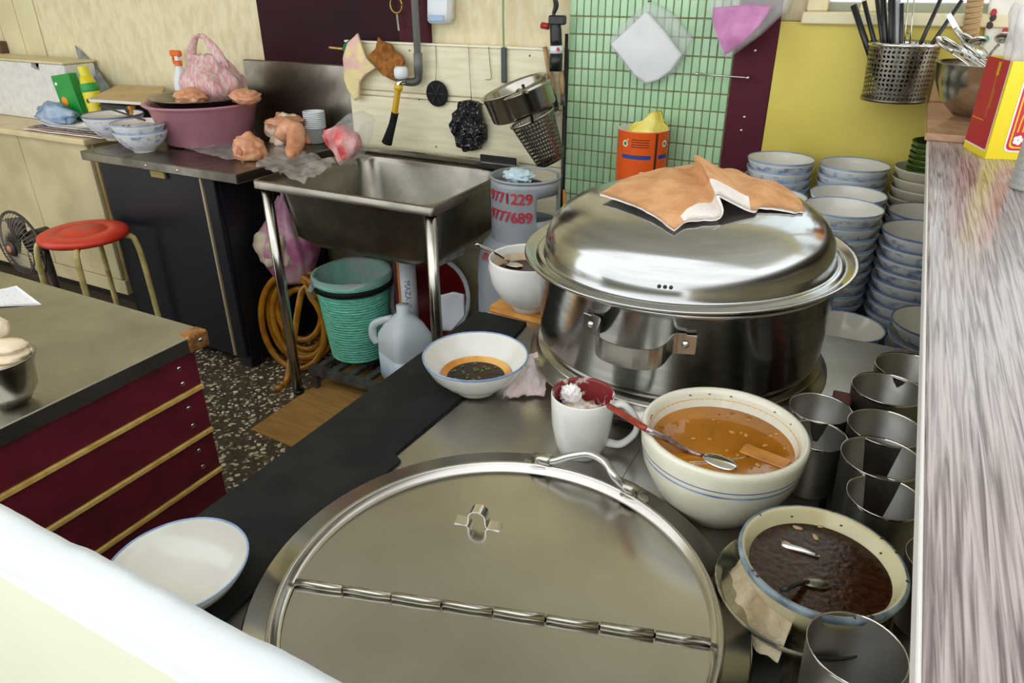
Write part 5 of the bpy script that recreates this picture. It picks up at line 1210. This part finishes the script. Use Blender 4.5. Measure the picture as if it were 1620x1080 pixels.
# ---- meat on the counter
def rough(me, amp, freq, seed=0):
    for v in me.vertices: v.co += v.normal*amp*(noise.noise(v.co*freq+Vector((seed, 0, 0)))+.5*noise.noise(v.co*freq*2.3))
    return me
mt = ZL+.0005
def lump(name, label, px_, py_, rx, ry, rz, mat, seed, rz_=0, amp=.22, cat='meat', z=None, tilt=0):
    p = PZ(px_, py_, mt if z is None else z)
    return tag(obj(name, blob(rx, ry, rz, mat, amp, 2.2, seed, 4, True), None, (p.x, p.y, (mt if z is None else z)+rz*.56), (0, tilt, rz_)), label, cat)
p_ = PZ(392, 256, mt)
tr_ = thing('pig_trotter', 'orange pink pig trotter with its round cut end facing out on the counter', 'meat', (p_.x, p_.y+.05, mt))
obj('trotter_body', blob(.062, .058, .058, skin, .22, 2.4, 17, 4, True), tr_, (-.03, -.005, .033))
obj('cut_face', blob(.016, .004, .014, M('cut_meat', 'b06a52', .4), .1, 3, 1, 3), tr_, (-.022, -.064, .034))
A = PZ(436, 246, mt)
tr2 = thing('pig_hock', 'smaller orange pork hock lying beside the round trotter', 'meat', (A.x+.04, A.y+.03, mt))
obj('hock_body', tube([(-.09, .06, .05), (-.05, .07, .085), (0, .05, .075), (.04, .0, .045), (.065, -.05, .024), (.085, -.07, .014)], [.030, .036, .034, .032, .024, .010], skin, 18, 8), tr2); rough(tr2.children[0].data, .010, 20, 8)
lump('pork_fat', 'chunk of pork with white fat and brown skin beside the paper cups', 458, 226, .085, .065, .075, fat, 21, .5, .3)
lump('pork_rind', 'brown curled pork rind on top of the fatty chunk', 452, 196, .07, .05, .018, skin, 25, .8, .3, z=mt+.085)
lump('pork_end', 'small brown pork end under the fatty chunk', 487, 226, .035, .03, .026, skin, 27, .2)
# stack of paper cups
p_ = PZ(501, 219, mt); p_ = PY(501, 219, min(p_.y, 2.27)); cr_ = WID(p_, 15)
hcp = PY(501, 176, p_.y).z-mt
for k in range(9):
    o = tag(obj('paper_cup', lathe([(0, .003), (cr_*.72, .002), (cr_*.96, .062), (cr_*1.12, .0635), (cr_*1.12, .068), (cr_*.93, .067), (cr_*.70, .006), (0, .006)], white_p, 28) if k == 0 else o.data, None, (p_.x, p_.y, mt+k*(hcp-.068)/8)), ORD[8-k]+' white paper cup from the top of the stack beside the red meat', 'cup', 'stack of paper cups')
# red meat in a clear bag
p_ = PZ(528, 244, mt)
rm = thing('red_meat_bag', 'clear bag of bright red minced meat hanging over the sink corner', 'bag', (SX0+.055, 2.02, ZS+.012))
me, c_ = hang([(512, 206), (532, 200), (552, 214), (560, 232), (552, 250), (538, 258), (530, 244), (518, 228)], 2.0, meat_r, .05, .02, 22, seed=13, bulge=.02)
obj('minced_meat', me, rm, c_-Vector((SX0+.055, 2.02, ZS+.012)))
me, c_ = hang([(508, 215), (530, 198), (552, 180), (572, 196), (566, 225), (560, 245), (540, 262), (520, 236)], 1.985, bagclear, .08, .014, 22, seed=15)
obj('film', me, rm, c_-Vector((SX0+.055, 2.02, ZS+.012)))
# loose plastic films
def film_px(name, label, pxs, z, amp, seed, hang_=0):
    P = [PZ(x, y, z) for x, y in pxs]; c = sum(P, Vector())/4
    def f(u, v):
        p = (P[0]*(1-u)+P[1]*u)*(1-v)+(P[3]*(1-u)+P[2]*u)*v
        n = noise.noise(Vector((u*4+seed, v*4, 1)))*.6+noise.noise(Vector((u*9, v*9+seed, 4)))*.2
        return Vector((p.x-c.x+.012*n, p.y-c.y+.01*n, .006+amp*abs(n)*2))
    return tag(obj(name, sheet(f, 36, 28, bagfrost, 0), None, (c.x, c.y, z)), label, 'plastic film')
film_px('plastic_film', 'crumpled clear plastic under the round trotter by the bowls', [(292, 238), (385, 262), (400, 222), (320, 212)], ZL+.001, .018, 2)
film_px('plastic_film', 'crumpled clear plastic bag lying over the corner of the sink', [(405, 266), (482, 294), (536, 262), (440, 232)], ZL+.004, .024, 7)
# ---- stool
zs_ = .585
q = PZ(131, 364, zs_); rs_ = WID(q, 65)
st = thing('stool', 'round stool with red plastic seat and cream bent-tube legs behind the prep table', 'stool', (q.x, q.y, 0))
redm = M('stool_red', 'd23a22', .4, 0, 'c2301a', 7)
obj('seat', lathe([(0, zs_+.002), (rs_*.5, zs_+.002), (rs_*.54, zs_-.003), (rs_*.58, zs_+.001), (rs_*.9, zs_), (rs_, zs_-.008), (rs_*1.01, zs_-.022), (rs_*.97, zs_-.03), (rs_*.9, zs_-.025), (0, zs_-.02)], redm, 56), st)
crm = M('stool_cream', 'c9bb7a', .45, 0, 'a8975a', 25)
for k in range(4):
    a = R(45+90*k); u = Vector((math.cos(a), math.sin(a), 0))
    obj('leg', tube([u*rs_*.55+Vector((0, 0, zs_-.032)), u*rs_*.95+Vector((0, 0, zs_-.036)), u*rs_*1.10+Vector((0, 0, zs_-.07)), u*rs_*1.16+Vector((0, 0, zs_-.2)), u*rs_*1.2+Vector((0, 0, .002))], .0115, crm, 10, 6), st)
# ---- floor fan
yF = 1.62
q = PY(36, 388, yF); rf = WID(q, 54)
fn = thing('floor_fan', 'dark round floor fan with wire guard behind the prep table', 'fan', (q.x, yF, 0))
fm_ = M('fan_dark', '2c2622', .5, .2, '4a3c34', 20)
def fpos(r_, a): return Vector((r_*math.cos(a), 0, q.z+r_*math.sin(a)))
obj('guard_ring', tube([fpos(rf, t*.2618) for t in range(25)], .006, fm_, 8, 2), fn)
obj('guard_ring', tube([fpos(rf*.8, t*.2618)+Vector((0, -.03, 0)) for t in range(25)], .003, fm_, 6, 2), fn)
wsp = M('guard_wire', '8d8378', .4, .6)
for k in range(48):
    a = k*math.pi/24; obj('guard_wire', tube([fpos(rf*.25, a)+Vector((0, -.045, 0)), fpos(rf*.8, a+.1)+Vector((0, -.032, 0)), fpos(rf, a+.15)], .0014, wsp, 5, 3), fn)
obj('hub', moved(lathe([(0, .012), (rf*.2, .01), (rf*.25, 0), (0, 0)], fm_, 24), Matrix.Translation((0, -.045, q.z)) @ Matrix.Rotation(R(90), 4, 'X')), fn)
obj('hub_badge', moved(lathe([(0, .004), (rf*.10, .003), (rf*.11, 0)], M('badge', 'b87a56', .5), 20), Matrix.Translation((0, -.057, q.z)) @ Matrix.Rotation(R(90), 4, 'X')), fn)
for k in range(4):
    a = k*math.pi/2+.3; u, v = Vector((math.cos(a), 0, math.sin(a))), Vector((-math.sin(a), 0, math.cos(a)))
    P = [u*rf*.2-v*.03, u*rf*.75-v*.07, u*rf*.85+v*.02, u*rf*.2+v*.03]
    obj('blade', mesh([tuple(p+Vector((0, .02 if i in (1, 0) else -.01, q.z))) for i, p in enumerate(P)]+[tuple(p+Vector((0, .023 if i in (1, 0) else -.007, q.z))) for i, p in enumerate(P)], [(0, 1, 2, 3), (7, 6, 5, 4), (0, 4, 5, 1), (1, 5, 6, 2), (2, 6, 7, 3), (3, 7, 4, 0)], fm_), fn)
obj('motor', tube([(0, .03, q.z), (0, .12, q.z)], rf*.35, fm_, 20, 1), fn)
obj('stand', tube([(0, .08, q.z-rf*.3), (0, .08, .03)], .02, fm_, 12, 1), fn)
obj('fan_foot', lathe([(0, 0), (.15, 0), (.15, .015), (.04, .03), (0, .03)], fm_, 32), fn, (0, .08, 0))
# ---- on the prep table
zt2 = ZT+.0004
tag(obj('order_slip', sheet(lambda u, v: ((PZ(-30, 488, zt2)*(1-u)+PZ(66, 482, zt2)*u)*(1-v)+(PZ(-40, 468, zt2)*(1-u)+PZ(26, 452, zt2)*u)*v)-PZ(20, 475, zt2)+Vector((0, 0, .0015+.001*math.sin(u*5))), 12, 8, M('written_paper', 'e6e4e6', .8, 0, 'aab0c4', 60, lo=.58, hi=.72, stretch=(1, 3, 1)), .0006), None, PZ(20, 475, zt2)), 'handwritten white order slip on the steel prep table', 'paper')
q = PZ(-4, 566, ZT+.09)
rd_ = WID(q, 53)
db = thing('dough_bowl', 'steel mixing bowl with pale dough sheets on the prep table', 'bowl', (q.x, q.y, ZT+.0005))
obj('bowl_body', lathe([(0, .004), (rd_*.5, .004), (rd_*.78, .03), (rd_*.88, .075), (rd_*.98, .088), (rd_, .091), (rd_*.97, .092), (rd_*.86, .078), (rd_*.76, .034), (rd_*.48, .008), (0, .008)], steel, 48), db)
dgh = M('pale_dough', 'ecdcc0', .7, 0, 'dfc9a6', 10)
for k in range(5):
    obj('dough_sheet', blob(rd_*.68, rd_*.66, .012, dgh, .12, 2, 30+k, 4), db, (.004*(k % 2), .003*k, .062+.011*k), (R(3*(k-2)), R(4*(2-k)), k))
obj('dough_lump', blob(rd_*.62, rd_*.5, .022, dgh, .1, 2, 41, 4), db, (-.04, .02, .128))
